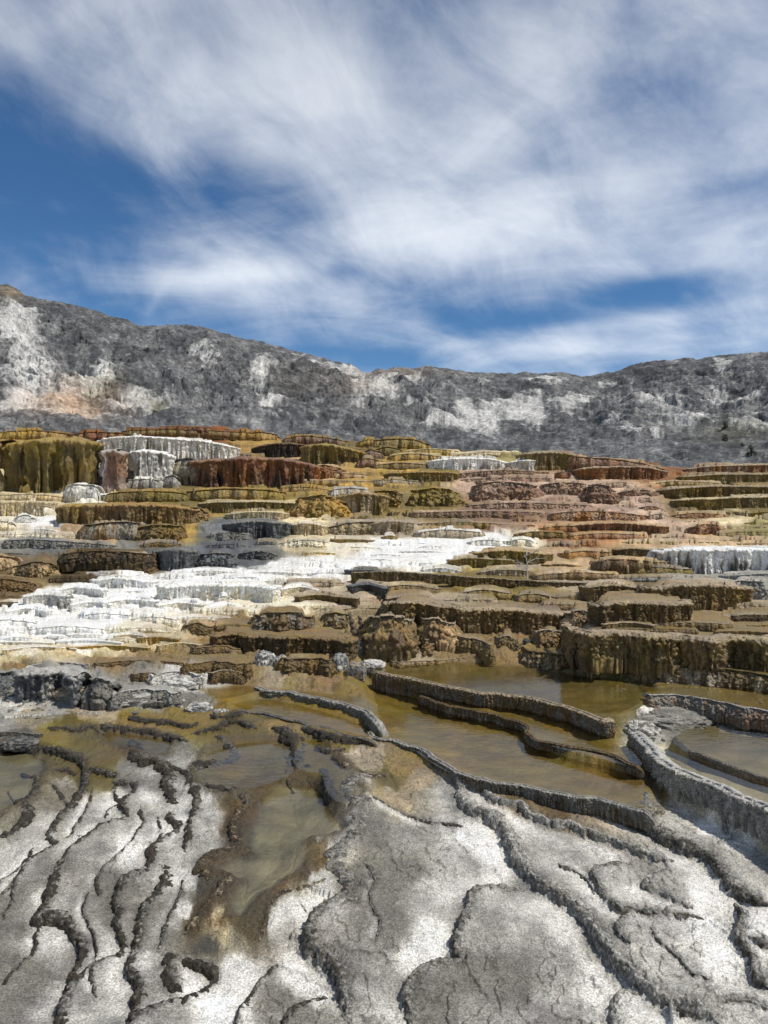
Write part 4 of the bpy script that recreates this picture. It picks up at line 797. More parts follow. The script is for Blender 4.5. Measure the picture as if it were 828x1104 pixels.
M_near = stone_mat('travertine_wall', 90, 24, 4, .8, .02, .6, 1.35)
# thin low steps that fill the slope between the named ledges
occ = np.zeros((1104, 828), bool)
for L in LEDGES:
    q = catmull(L[1], 1.0); hh = L[2] if not isinstance(L[2], tuple) else max(L[2])
    for x_, y_ in q:
        if 0 <= x_ < 828: occ[int(y_)-1:int(y_+hh)+1, int(x_)] = True
KEYS = [t[2] for t in _c]
FACE = dict(OG=('OG', 'O'), RU=('RU', 'BD'), O=('O', 'BD'), CR=('CR', 'OG'), WC=('WC', 'CR'), W=('W', 'LW'), TN=('TN', 'B'), GM=('GM', 'SL'), SL=('SL', 'SD'), B=('B', 'BD'), BG=('BG', 'B'), PB=('PB', 'BB'), PK=('PK', 'PB'), OR=('OR', 'RU'), G=('G', 'GM'), BB=('BB', 'BD'), BD=('BD', 'K'), YG=('YG', 'O'), GL=('GL', 'G'), LW=('LW', 'G'))
ADJ = dict(W='white', LW='white', GL='white', WC='cream', CR='cream', TN='tan', BG='tan', YG='tan', OG='gold', O='olive', RU='rusty', OR='rusty', PB='pinkish', PK='pinkish', B='brown', BB='brown', BD='brown', SL='grey', GM='grey', G='grey')
rf = random.Random(21); n_fill = 0; NH = len(LEDGES)
for tr_ in range(20000):
    if n_fill >= 230: break
    py = rf.uniform(492, 700); px = rf.uniform(-5, 833)
    if py < np.interp(px, _cr[:, 0], _cr[:, 1])+14: continue
    wd_ = rf.uniform(12, 52)*(1.25 if py < 620 else 1.); hh = rf.uniform(3.5, 7.5)*(1 if py < 620 else 1.25)
    x0, x1 = int(max(0, px-wd_/2)), int(min(827, px+wd_/2)); y0, y1 = int(py-1), int(py+hh+1)
    kq = KEYS[np.argmin((CPX-px)**2+((CPY-py)*2.5)**2)]
    if kq in ('W', 'WC'): wd_ = rf.uniform(34, 110); hh = rf.uniform(2.2, 4.0)
    elif py > 600: wd_ = rf.uniform(44, 120); hh = rf.uniform(3.5, 6.5)
    elif rf.random() < .5: wd_ *= 1.8; hh *= .8
    x0, x1 = int(max(0, px-wd_/2)), int(min(827, px+wd_/2)); y0, y1 = int(py-1), int(py+hh+1)
    if x1-x0 < 8 or occ[y0:y1, x0:x1].mean() > .2: continue
    j = np.argmin((CPX-px)**2+((CPY-py)*2.5)**2); kf = KEYS[j]
    if kf not in FACE or (300 < px and py > 690) or (py > 700): continue
    occ[y0:y1, x0:x1] = True; n_fill += 1
    bow = rf.uniform(.5, 2.5); tl = rf.uniform(-1, 1)
    st_ = rf.choice('wpk' if kf not in ('PK', 'PB', 'BB', 'SL') else 'kkp'); a_ = FACE[kf]
    LEDGES.append(('low thin %s step among the larger ledges of the mound' % ADJ[kf], [(px-wd_/2, py+bow+tl), (px, py-bow*.3), (px+wd_/2, py+bow-tl)], hh, a_[0] if rf.random() < .6 else a_[1], a_[1], kf if rf.random() < .5 else 'BG' if kf not in ('W', 'WC', 'LW') else 'W', st_))
# place every ledge where the line of sight through its foot meets the slope, nearest first
ccol = np.arange(-80, 910, 4.0); crow = np.unique(np.concatenate([D(np.arange(460, 1104, 1.0)), np.linspace(44.2, 60, 60)]))
CG = np.tile(Hb(np.minimum(crow, 46))[:, None], (1, len(ccol)))
cpm = np.zeros(CG.shape, bool)
def foot(px, py, use):
    Y1 = float(D(py))
    if not use: return Y1
    z = np.median([CG[:, np.clip(np.searchsorted(ccol, px+d_), 0, len(ccol)-1)] for d_ in (-4, 0, 4)], axis=0)
    hit = np.nonzero(z >= ZC-(py-CY)/F*crow)[0]
    return max(float(crow[hit[0]]), Y1*.72) if len(hit) else Y1
FR = {}
for i in sorted(range(len(LEDGES)), key=lambda k_: -(np.mean([p[1] for p in LEDGES[k_][1]])+np.mean(LEDGES[k_][2]))):
    FR[i] = ledge_front(i, LEDGES[i], foot)
    raise_for(i, LEDGES[i], FR[i], ccol, crow, CG)
for i, L in enumerate(LEDGES): build_ledge(i, L)

# ------------------------------------------------------------------ ground
inner = np.arange(-60, 889, 1.0)
gl_ = -60-np.cumsum(1.0*1.06**np.arange(1, 95)); gr_ = 888+np.cumsum(1.0*1.06**np.arange(1, 95))
cols = np.concatenate([gl_[::-1], inner, gr_])
rows_py = np.concatenate([np.arange(465, 705, .42), np.arange(705, 1104.1, .85)])
rowY = np.unique(np.concatenate([D(rows_py), np.linspace(44.3, 60, 20), np.linspace(62, 150, 20), np.linspace(2.88, 1.2, 90), -np.geomspace(.01, 60, 40)+1.1]))
PX, YY = np.meshgrid(cols, rowY)
XX = (PX-CX)/F*np.maximum(YY, 1.6)
Zg, crust, lee, pm = ground_height(XX, YY, PX, True)
PYg = np.where(YY > 1.3, pyof(np.maximum(YY, 1.3), Hb(np.maximum(YY, 1.3))), 1110)
PYg = np.interp(YY, _ys, _py[::-1])
_Z0 = Zg.copy(); RAISEC = np.zeros(Zg.shape+(4,))
for i, L in enumerate(LEDGES): raise_for(i, L, FR[i], cols, rowY, Zg, RAISEC)
Zg = stepify(Zg, XX, YY)
Zg = np.where(pm > .25, _Z0, Zg)
colr, wet = region(PX, PYg, XX, YY)
nearm = 1-sstep(6.5, 9, YY)
# mottling: bleached patches and grey crust
mot = fbm(XX*2.4, YY*2.0, 0, 5, 101); mot2 = fbm(XX*9, YY*7, 0, 4, 102)
lum = colr.mean(-1)
greyish = nearm*sstep(.12, .25, lum)
k = np.exp((mot*.8+mot2*.6)*greyish)
colr = colr*k[..., None]*(1-.12*greyish)[..., None]
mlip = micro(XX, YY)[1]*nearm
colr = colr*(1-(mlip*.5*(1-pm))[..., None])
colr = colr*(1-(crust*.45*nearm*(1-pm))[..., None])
colr = colr*(1-(lee*.0)[..., None])
wl = (lee*greyish*sstep(-.05, .3, mot+.15))[..., None]*.6*(1-pm[..., None])
colr = colr*(1-wl)+P['W']*.95*wl
# amber pools mats
PB_ = ['A', 'A', 'AO', 'A', 'AO', 'YP', 'A', 'AD', 'GP', 'AD', 'GP', 'AD', 'A']
for (lb, poly, lv, dep), pc in zip(POOLS, PB_):
    m = (XX > poly[:, 0].min()-.1) & (XX < poly[:, 0].max()+.1) & (YY > poly[:, 1].min()-.1) & (YY < poly[:, 1].max()+.1)
    kk_ = sstep(.03, -.03, poly_sd(XX[m], YY[m], poly)+fbm(XX[m]*6, YY[m]*6, 0, 3, 79)*.05)[:, None]*.8
    sd_ = poly_sd(XX[m], YY[m], poly)+fbm(XX[m]*8, YY[m]*8, 0, 3, 80)*.06
    if pc in ('GP', 'AD'):
        ke = (np.exp(-((sd_-.045)/.05)**2)*.8)[:, None]; colr[m] = colr[m]*(1-ke)+P['CW']*ke
    colr[m] = colr[m]*(1-kk_)+P[pc]*np.exp(fbm(XX[m]*3, YY[m]*5, 0, 5, 108)*.9)[:, None]*kk_
am = pm*(sstep(-.1, .35, fbm(XX*2, YY*3, 0, 5, 105)))
amx = np.where((XX < -.05) & (YY < 5.2), 0, 1); am = am*amx
colr = colr*(1-(am*.3))[..., None]+ (np.array(P['OD'])*(am*.3)[..., None])
# the mound: mineral banding follows the height
far = sstep(9, 12, YY)
band = fbm(XX*.15, YY*.1, Zg*5.0, 4, 106)
fine = fbm(XX*3/np.clip(YY/12, 1, 4), YY*.5, Zg*14/np.clip(YY/12, 1, 4), 4, 107)
colr = colr*np.exp((band*.7+fine*.75)*far*np.where(lum > .5, .45, 1))[..., None]
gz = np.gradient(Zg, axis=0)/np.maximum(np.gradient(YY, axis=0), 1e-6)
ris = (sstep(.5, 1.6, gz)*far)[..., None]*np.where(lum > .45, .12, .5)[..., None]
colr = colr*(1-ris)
if True:
    colr = colr*(1-RAISEC[..., 3:])+RAISEC[..., :3]*RAISEC[..., 3:]*np.exp((band*.5+fine*.6))[..., None]
wet = np.maximum(wet, pm)
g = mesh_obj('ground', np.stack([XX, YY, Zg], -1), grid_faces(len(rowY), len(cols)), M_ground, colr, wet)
g['kind'] = 'structure'; g['label'] = 'grey, white and brown mineral crust and stepped slope under everything'; g['category'] = 'ground'


# ------------------------------------------------------------------ boulders
def boulder(lb, px, py, w, h, c, c2, seed, name='boulder', cat='rock', group='grey rocks on the terraces', flat=1.0):
    Y = float(D(min(py+h*.5, 1100))); r = w/2/F*Y; hh = h/F*Y
    X = (px-CX)/F*Y; zc = ZC-(py+h*.5-CY)/F*Y
    me = bpy.data.meshes.new(name); bm = bmesh.new(); bmesh.ops.create_icosphere(bm, subdivisions=6, radius=1)
    bm.to_mesh(me); bm.free()
    n = len(me.vertices); v = np.empty(n*3, np.float32); me.vertices.foreach_get('co', v); v = v.reshape(-1, 3).astype(float)
    a, b, d = v.T
    rr = 1+.35*fbm(a*1.2+seed, b*1.2, d*1.2, 3, seed)+.28*(billow(a*2.2, b*2.2, d*2.2+seed, 3, seed+1)-.3)+.12*(billow(a*6, b*6, d*6, 4, seed+2)-.25)
    v = v*rr[:, None]; v = np.sign(v)*np.abs(v)**.85
    V = v*np.array([r, r*.8*flat, hh*.62])
    sp = fbm(a*3, b*3, d*3, 4, seed+5)
    mx = sstep(-.2, .3, sp)[:, None]; cc = P[c]*(1-mx)+P[c2]*mx
    me.vertices.foreach_set('co', V.astype(np.float32).ravel())
    at = me.attributes.new('Col', 'FLOAT_COLOR', 'POINT'); q = np.ones((n, 4), np.float32); q[:, :3] = cc; at.data.foreach_set('color', q.ravel())
    me.attributes.new('Wet', 'FLOAT', 'POINT'); me.materials.append(M_near)
    for p in me.polygons: p.use_smooth = True
    me.update()
    o = bpy.data.objects.new(name, me); COL.objects.link(o); o.location = (X, Y, zc)
    return tag(o, lb, cat, group)
BOULD = [
 ('whitish block at the corner of the pale fluted wall', 690, 763, 46, 20, 'GL','W'),
 ('hollow-looking white knob where the pale walls meet', 692, 779, 36, 22, 'LW','GM'),
 ('grey crust lump tucked between block and bar', 730, 752, 40, 12, 'GM','G'),
 ('gravelly grey hump behind the hollow knob', 722, 766, 84, 20, 'GM','G'),
 ('round grey rock perched on the stump-like rock pile', 387, 692, 22, 19, 'SL','GM'),
 ('tall grey fluted rock at the head of the amber pools', 367, 708, 20, 28, 'SL','GL'),
 ('grey rock with a tan split, lowest of the rock pile', 384, 716, 22, 20, 'SL','BG'),
 ('white-topped crust slab beside the rock pile', 402, 712, 26, 8, 'LW','G'),
 ('grey and white stained rock under the long brown ledge', 286, 704, 22, 20, 'SL','LW'),
 ('small grey stained rock beside it', 303, 708, 14, 15, 'GM','GL'),
 ('tan-grey lump in front of the big outcrop', 78, 741, 42, 17, 'BG','GM'),
 ('grey block between edge rock and outcrop', 28, 735, 14, 20, 'GM','SD'),
 ('long low grey crust mound by the puddled mats', 150, 746, 62, 14, 'GM','GL'),
 ('blue-grey cobble on the brown mats', 187, 752, 24, 13, 'SL','GL'),
 ('pale knobbly crust lump above the brown water', 215, 759, 30, 11, 'GL','SL'),
 ('small white-grey crust lump next to the pale one', 238, 765, 16, 7, 'GL','GD'),
 ('low white-stained rock near the bank', 198, 730, 44, 12, 'LW','GM'),
 ('dark rock wedged at the end of the first dark rim', 22, 797, 38, 10, 'SD','GM'),
 ('small dark rock in the brown ledges', 568, 689, 10, 9, 'SD','SL'),
 ('lump of grey crust at the pool corner', 704, 868, 22, 16, 'GM','BG'),
 ('flat grey crust island by the whitish block', 700, 757, 44, 8, 'G','PB'),
 ('pebbly brown rock at the pool outlet', 672, 743, 14, 8, 'BG','BB'),
]
for i, b in enumerate(BOULD): boulder(b[0], *b[1:], seed=500+i*11)
# loose rubble on the grey outcrop bank, one pebble an object, a handful
def at_ground(px, py):
    Y = float(D(py)); X = (px-CX)/F*Y
    return X, Y, float(ground_height(np.array([X]), np.array([Y]), np.array([px]))[0])
pm0 = None
peb = bpy.data.meshes.new('pebble'); bm = bmesh.new(); bmesh.ops.create_icosphere(bm, subdivisions=2, radius=1)
for v in bm.verts: v.co *= 1+.35*float(perlin(np.array([v.co.x*1.3]), np.array([v.co.y*1.3]), v.co.z*1.3, 4)[0]); v.co.z *= .7
bm.to_mesh(peb); bm.free(); at = peb.attributes.new('Col', 'FLOAT_COLOR', 'POINT'); q = np.ones((len(peb.vertices), 4), np.float32); q[:, :3] = P['GM']; at.data.foreach_set('color', q.ravel()); peb.attributes.new('Wet', 'FLOAT', 'POINT'); peb.materials.append(M_near)
rp = random.Random(5)
for (x0, y0, x1, y1, nn, lb) in [(0, 745, 60, 775, 26, 'small grey chip of crust scattered below the grey outcrop'), (100, 735, 165, 770, 26, 'small grey chip of crust scattered by the low crust mound'), (700, 765, 828, 800, 30, 'small grey chip of crust on the gravelly bar')]:
    for k_ in range(nn):
        px, py = rp.uniform(x0, x1), rp.uniform(y0, y1); X, Y, Z = at_ground(px, py)
        o = bpy.data.objects.new('pebble', peb); COL.objects.link(o); s = rp.uniform(1.0, 2.6)/F*Y
        o.location = (X, Y, Z+s*.3); o.scale = (s*rp.uniform(.8, 1.6), s, s); o.rotation_euler = (rp.uniform(-.3, .3), rp.uniform(-.3, .3), rp.uniform(0, 6))
        tag(o, lb, 'pebble', lb.replace('small grey chip of crust', 'grey crust chips'))

# ------------------------------------------------------------------ dead wood
def tube(pts, rad, seg=7):
    pts = np.array(pts, float); n = len(pts); V = []; Fc = []
    for i in range(n):
        t = pts[min(i+1, n-1)]-pts[max(i-1, 0)]; t /= np.linalg.norm(t)+1e-9
        a = np.cross(t, [.3, .9, .2]); a /= np.linalg.norm(a); b = np.cross(t, a)
        for k_ in range(seg):
            an = 2*math.pi*k_/seg; V.append(pts[i]+(a*math.cos(an)+b*math.sin(an))*rad[i]*(1+.12*math.sin(k_*2.3+i)))
    for i in range(n-1):
        for k_ in range(seg):
            Fc.append((i*seg+k_, i*seg+(k_+1) % seg, (i+1)*seg+(k_+1) % seg, (i+1)*seg+k_))
    return V, Fc
def join_tubes(name, tubes, mat, parent=None):
    V, Fc = [], []
    for v, f in tubes:
        o = len(V); V += v; Fc += [tuple(i+o for i in q) for q in f]
    return mesh_obj(name, np.array(V), np.array(Fc), mat, smooth=True, parent=parent)
# bleached dead shrub
def shrub(lb, px, py, hpx, nb, seed, cat='dead shrub', name='dead_shrub', dY=0.):
    r = random.Random(seed); Y = float(D(py))-dY; X = (px-CX)/F*Y; Z = ZC-(py-CY)/F*Y
    root = bpy.data.objects.new(name, None); COL.objects.link(root); root.location = (X, Y, Z); tag(root, lb, cat)
    H = hpx/F*Y; tr = []; br = []
    tp = [(0, 0, -.1), (.02*H, 0, .35*H), (-.03*H, .02*H, .7*H), (.01*H, 0, H)]
    tr.append(tube(tp, [.022*H, .018*H, .012*H, .004*H]))
    for k_ in range(nb):
        a = r.uniform(.05, .75); az = r.uniform(0, 6.28); ln = H*r.uniform(.35, .75)
        p0 = np.array([0, 0, a*H]); d = np.array([math.cos(az), math.sin(az)*.8, r.uniform(-.1, .8)]); d /= np.linalg.norm(d)
        p1 = p0+d*ln*.5+np.array([0, 0, r.uniform(-.05, .08)*H]); p2 = p0+d*ln+np.array([r.uniform(-.1, .1), 0, r.uniform(-.1, .15)])*H
        br.append(tube([p0, p1, p2], [.012*H, .009*H, .003*H], 5))
        for q_ in range(3):
            s0 = p0+(p1-p0)*r.uniform(.4, 1) if q_ == 0 else p1+(p2-p1)*r.uniform(0, .7)
            e = d+np.array([r.uniform(-.9, .9), r.uniform(-.9, .9), r.uniform(-.3, .9)]); e /= np.linalg.norm(e)
            br.append(tube([s0, s0+e*ln*.16, s0+e*ln*.32], [.007*H, .005*H, .002*H], 4))
    join_tubes('stem', tr, M_twig, root); join_tubes('twigs', br, M_twig, root)
    return root
shrub('bleached bare shrub standing in front of the fluted olive ledge', 568, 622, 32, 11, 3, dY=.3)
shrub('tiny bare sprig growing by the thin waterline ledge', 597, 624, 14, 4, 8, dY=.3)
def stump(lb, px, py, hpx, wpx, lean, seed):
    Y = float(D(py+4))-.25; X = (px-CX)/F*Y; Z = ZC-(py-CY)/F*Y; H = hpx/F*Y; w = wpx/F*Y/2
    n = 12; pts = [(lean*H*(i/n)+.01*math.sin(i*1.7+seed), 0.01*math.cos(i*2.1), H*i/n-.12*H) for i in range(n+1)]
    rad = [w*(1.15-.35*i/n)*(1+.12*math.sin(i*2.9+seed)) for i in range(n+1)]; rad[-1] = w*.18
    V, Fc = tube(pts, rad, 12); V = np.array(V)
    V += np.stack([fbm(V[:, 0]*18, V[:, 1]*18, V[:, 2]*4, 2, seed), fbm(V[:, 0]*18, V[:, 1]*18, V[:, 2]*4, 2, seed+1), 0*V[:, 0]], 1)*w*.6
    o = mesh_obj('dead_stump', V, np.array(Fc), M_wood); o.location = (X, Y, Z)
    tag(o, lb, 'dead stump')
stump('taller grey dead stump leaning by the brown drum', 382, 681, 22, 5, -.22, 1)
stump('shorter dead stump snag next to the beehive bulge', 390, 680, 19, 4, -.12, 5)

# ------------------------------------------------------------------ hills
ridge = np.array([(-700, 250), (-300, 285), (-100, 300), (-20, 310), (8, 312), (25, 322), (60, 328), (100, 338), (135, 347), (150, 352), (200, 352), (250, 364), (300, 377), (340, 387), (375, 395), (400, 403), (430, 399), (470, 397), (510, 404), (560, 404), (600, 404), (640, 408), (665, 402), (690, 393), (740, 389), (790, 385), (828, 381), (950, 365), (1200, 350), (1600, 345)], float)
ry = np.array([(-700, 200), (0, 215), (200, 250), (400, 300), (500, 380), (640, 400), (828, 330), (1600, 280)], float)
hc = np.concatenate([np.linspace(-650, -60, 110), np.arange(-59, 888, 1.0), np.linspace(889, 1560, 120)])
nv = 420
vv = np.concatenate([np.linspace(0, 1, nv), 1+np.linspace(.01, .6, 14)])
HP, HV = np.meshgrid(hc, vv)
Rpy = np.interp(HP, ridge[:, 0], ridge[:, 1]); Rpy = Rpy+fbm(HP/22, 0*HP, 2, 4, 150)*3.0
RY = np.interp(HP, ry[:, 0], ry[:, 1])
v1 = np.minimum(HV, 1)
HY = 80+(RY-80)*v1**1.15
HPY = 525+(Rpy-525)*v1**.92
HX = (HP-CX)/F*HY; HZ = ZC-(HPY-CY)/F*HY
back = np.maximum(HV-1, 0); HY = HY+back*200; HZ = HZ-back*40
amp = (.35+.65*sstep(.1, .6, v1))*sstep(0, .12, v1)*(1-.72*sstep(.82, 1, v1))
wX = HX+fbm(HX/30, HY/30, 0, 3, 151)*14; wY = HY+fbm(HX/30, HY/30, 5, 3, 152)*14
rg = 1-2*billow(wX/24, wY/38, 0, 5, 153)
nz = fbm(wX/9, wY/12, 0, 6, 154, .58)
sp = np.abs(fbm(wX/2.4, wY/2.6, 0, 4, 157, .65))*1.5
dg = fbm((HX+HZ*1.2)/7, (HY)/60, 0, 5, 158, .6)
HZ = HZ+amp*(rg*6.0+nz*3.2-sp*.9+dg*3.2)*(1-.6*np.exp(-((HP-545)/55)**2-((HPY-450)/26)**2))+ (1-amp)*nz*.8*sstep(0, .1, v1)
HY = HY+amp*(nz*1.8+sp*1.5)
# colours
WB = """555 443 30 9|505 455 12 20|580 452 10 22|15 350 30 16|10 375 34 26|30 410 34 30|50 440 46 16|20 445 30 14|80 455 45 10|110 410 18 12|100 425 22 16|150 445 40 9|215 392 12 8|218 400 16 8|280 425 14 22|290 450 22 12|285 405 12 8|350 396 20 5|380 405 22 6|370 400 26 5|415 430 22 16|400 420 34 10|395 440 20 10|525 460 16 22|540 440 22 8|565 450 20 18|570 445 12 16|500 465 20 10|470 462 24 8|450 445 18 5|620 445 30 8|700 440 34 6|715 450 20 16|740 465 40 8|770 440 14 18|820 470 30 8|810 440 18 10|690 475 30 5|780 400 12 14|650 420 20 5|590 415 24 4|440 412 30 5|330 385 18 3|660 465 18 6"""
wm = np.zeros(HP.shape)
dx = fbm(HP/22, HPY/16, 0, 5, 160)*22; dy = fbm(HP/22, HPY/16, 7, 5, 161)*12
for s_ in WB.split('|'):
    a, b, c, d = map(float, s_.split())
    wm = np.maximum(wm, np.exp(-((HP+dx-a)/c)**2-((HPY+dy-b)/d)**2))
n5 = fbm(HP/5, HPY/3.2, 0, 5, 162, .6); n6 = fbm(HP/16, HPY/9, 0, 5, 163, .6); n7 = fbm(HP/60, HPY/30, 0, 3, 164)
strk = fbm((HP+HPY*.9)/30, (HPY-HP*.25)/4.5, 0, 4, 165, .6)
n8 = fbm((HP-HPY*1.1)/11, (HPY+HP*.2)/5, 0, 6, 168, .62)
white = np.clip(sstep(.22, .85, wm*np.where((HP > 250) & (HP < 480) | (HP > 600), .8, 1.)+n5*.4+strk*.4+n8*.35)+sstep(.22, .9, n6*.8+n5*.4+strk*.5+n8*.5+.08*sstep(380, 470, HP)-.08)*.42, 0, 1)
dark, mid_, wh = lin((70, 72, 74)), lin((128, 127, 125)), lin((186, 184, 178))
t_ = sstep(-.5, .7, n5*.7+n6*.8+n7*.7+strk*.7+n8*.6)[..., None]
hcx = dark*(1-t_)+mid_*t_
wq = (white*(.75+.25*sstep(-.2, .3, n5)))[..., None]
hcx = hcx*(1-wq)+wh*wq
def tint(px, py, a, b, c, s):
    global hcx
    k_ = (np.exp(-((HP+dx-px)/a)**2-((HPY+dy-py)/b)**2)*s)[..., None]; hcx = hcx*(1-k_)+lin(c)*k_*(.6+.8*hcx.mean(-1, keepdims=True))
tint(75, 448, 50, 16, (190, 150, 112), .75); tint(5, 322, 22, 12, (170, 150, 120), .8); tint(168, 447, 12, 5, (92, 86, 54), .8); tint(430, 405, 60, 6, (150, 132, 112), .5); tint(385, 425, 30, 14, (150, 130, 110), .4)
tint(795, 478, 40, 10, (96, 92, 66), .6); tint(320, 425, 40, 20, (120, 108, 92), .3); tint(105, 432, 30, 12, (130, 120, 84), .35)
hcx = hcx*np.where(HPY < 360, .95, 1)[..., None]
hl = mesh_obj('hills', np.stack([HX, HY, HZ], -1), grid_faces(len(vv), len(hc)), M_hill, hcx, (white*.75).ravel())
hl['kind'] = 'structure'; hl['label'] = 'dark grey rocky hills with white scree patches behind the terraces'; hl['category'] = 'hills'

# ------------------------------------------------------------------ small junipers on the hill
HPP = CX+HX/HY*F; HQQ = CY+(ZC-HZ)/HY*F
def hill_at(px, py):
    d = (HPP-px)**2+(HQQ-py)**2+np.where(HV > 1, 1e6, 0); i = np.unravel_index(np.argmin(d), d.shape); return float(HX[i]), float(HY[i]), float(HZ[i])
def juniper(lb, px, py, hpx, wpx, seed, n=520):
    X, Y, Z = hill_at(px, py); r = np.random.default_rng(seed); H = hpx/F*Y; W = wpx/F*Y/2
    root = bpy.data.objects.new('juniper_tree', None); COL.objects.link(root); root.location = (X, Y, Z-.1*H); tag(root, lb, 'tree', 'dark junipers on the hillside')
    tb = [tube([(0, 0, 0), (.03*H, 0, .3*H), (-.02*H, 0, .75*H)], [.05*H, .04*H, .01*H], 8)]
    for k_ in range(7):
        a = r.uniform(0, 6.28); z0 = r.uniform(.15, .5)*H; tb.append(tube([(0, 0, z0), (math.cos(a)*W*.4, math.sin(a)*W*.4, z0+.12*H), (math.cos(a)*W*.8, math.sin(a)*W*.8, z0+.25*H)], [.025*H, .017*H, .006*H], 5))
    join_tubes('trunk', tb, M_bark, root)
    cl = []
    for k_ in range(26):
        a = r.uniform(0, 6.28); zz = r.uniform(.18, .95); rad = W*(1-zz*.65)*r.uniform(.3, 1); cl.append((math.cos(a)*rad, math.sin(a)*rad, zz*H, r.uniform(.16, .3)*W*1.4))
    V = []; Fc = []
    for k_ in range(n):
        c = cl[r.integers(len(cl))]; d = r.normal(size=3); d /= np.linalg.norm(d); p = np.array(c[:3])+d*c[3]*r.uniform(.3, 1.1); s = .09*W*r.uniform(.7, 1.7)
        a = r.normal(size=3); a /= np.linalg.norm(a); b = np.cross(a, r.normal(size=3)); b /= np.linalg.norm(b)+1e-9
        o = len(V); V += [p-a*s, p+b*s*.6, p+a*s, p-b*s*.6]; Fc.append((o, o+1, o+2, o+3))
    mesh_obj('crown', np.array(V), np.array(Fc), M_leaf, parent=root, smooth=False)
juniper('dark juniper highest on the slope above the olive ledges', 782, 463, 11, 9, 1)
juniper('round dark juniper just below the highest one', 781, 477, 10, 9, 2)
juniper('greener juniper lowest on the slope near the skyline ledge', 810, 492, 12, 11, 3)
juniper('small olive bush at the foot of the hill', 800, 482, 5, 8, 4, 260)
juniper('low olive bush on the hillside above the rust wall', 168, 449, 7, 12, 5, 300)
juniper('lone small bush under the round shoulder of the hill', 68, 358, 4, 6, 6, 200)
juniper('small dark bush on the hill over the white slab', 640, 470, 4, 5, 7, 160)

# ------------------------------------------------------------------ sky
SUN = Vector((.50, -.20, .83)).normalized()
el = math.asin(SUN.z); azm = math.atan2(SUN.x, SUN.y)
w = bpy.data.worlds.new('World'); scene.world = w; w.use_nodes = True; nt = w.node_tree; nt.nodes.clear(); Lk = nt.links.new
outw = nd(nt, 'ShaderNodeOutputWorld'); bg = nd(nt, 'ShaderNodeBackground'); Lk(bg.outputs[0], outw.inputs[0])
sky = nd(nt, 'ShaderNodeTexSky', sky_type='NISHITA'); sky.sun_disc = False; sky.sun_elevation = el; sky.sun_rotation = azm
sky.altitude = 2000; sky.air_density = 1.0; sky.dust_density = .3; sky.ozone_density = 2.0
tc = nd(nt, 'ShaderNodeTexCoord'); sx = nd(nt, 'ShaderNodeSeparateXYZ'); Lk(tc.outputs['Generated'], sx.inputs[0])
def M(op, a, b=None, c=None):
    n = nd(nt, 'ShaderNodeMath', operation=op)
    for i, v in enumerate((a, b, c)):
        if v is None: continue
        if isinstance(v, (int, float)): n.inputs[i].default_value = v
        else: Lk(v, n.inputs[i])
    return n.outputs[0]
az = M('ARCTAN2', sx.outputs[0], sx.outputs[1]); hyp = M('SQRT', M('ADD', M('MULTIPLY', sx.outputs[0], sx.outputs[0]), M('MULTIPLY', sx.outputs[1], sx.outputs[1])))
elv = M('ARCTAN2', sx.outputs[2], hyp)
# cloud sheet projected on a high layer
zz = M('ADD', M('MAXIMUM', sx.outputs[2], 0.0), .16)
cxy = nd(nt, 'ShaderNodeCombineXYZ'); Lk(M('DIVIDE', sx.outputs[0], zz), cxy.inputs[0]); Lk(M('DIVIDE', sx.outputs[1], zz), cxy.inputs[1])
def wn(scale, det, rough, dist, loc=(0, 0, 0), rot=0., sc=(1, 1, 1)):
    mp = nd(nt, 'ShaderNodeMapping'); mp.inputs['Location'].default_value = loc; mp.inputs['Rotation'].default_value = (0, 0, rot); mp.inputs['Scale'].default_value = sc
    Lk(cxy.outputs[0], mp.inputs[0]); n = nd(nt, 'ShaderNodeTexNoise'); n.inputs['Scale'].default_value = scale; n.inputs['Detail'].default_value = det
    n.inputs['Roughness'].default_value = rough; n.inputs['Distortion'].default_value = dist; Lk(mp.outputs[0], n.inputs['Vector']); return n.outputs[0]
nA = wn(1.3, 8, .56, .5, (3.1, 1.7, 0)); nB = wn(1.8, 9, .58, .8, (1, 5, 0), .95, (1, 1.5, 1)); nC = wn(5, 10, .66, .5, (4, 2, 0), 1.05, (1, 1.5, 1))
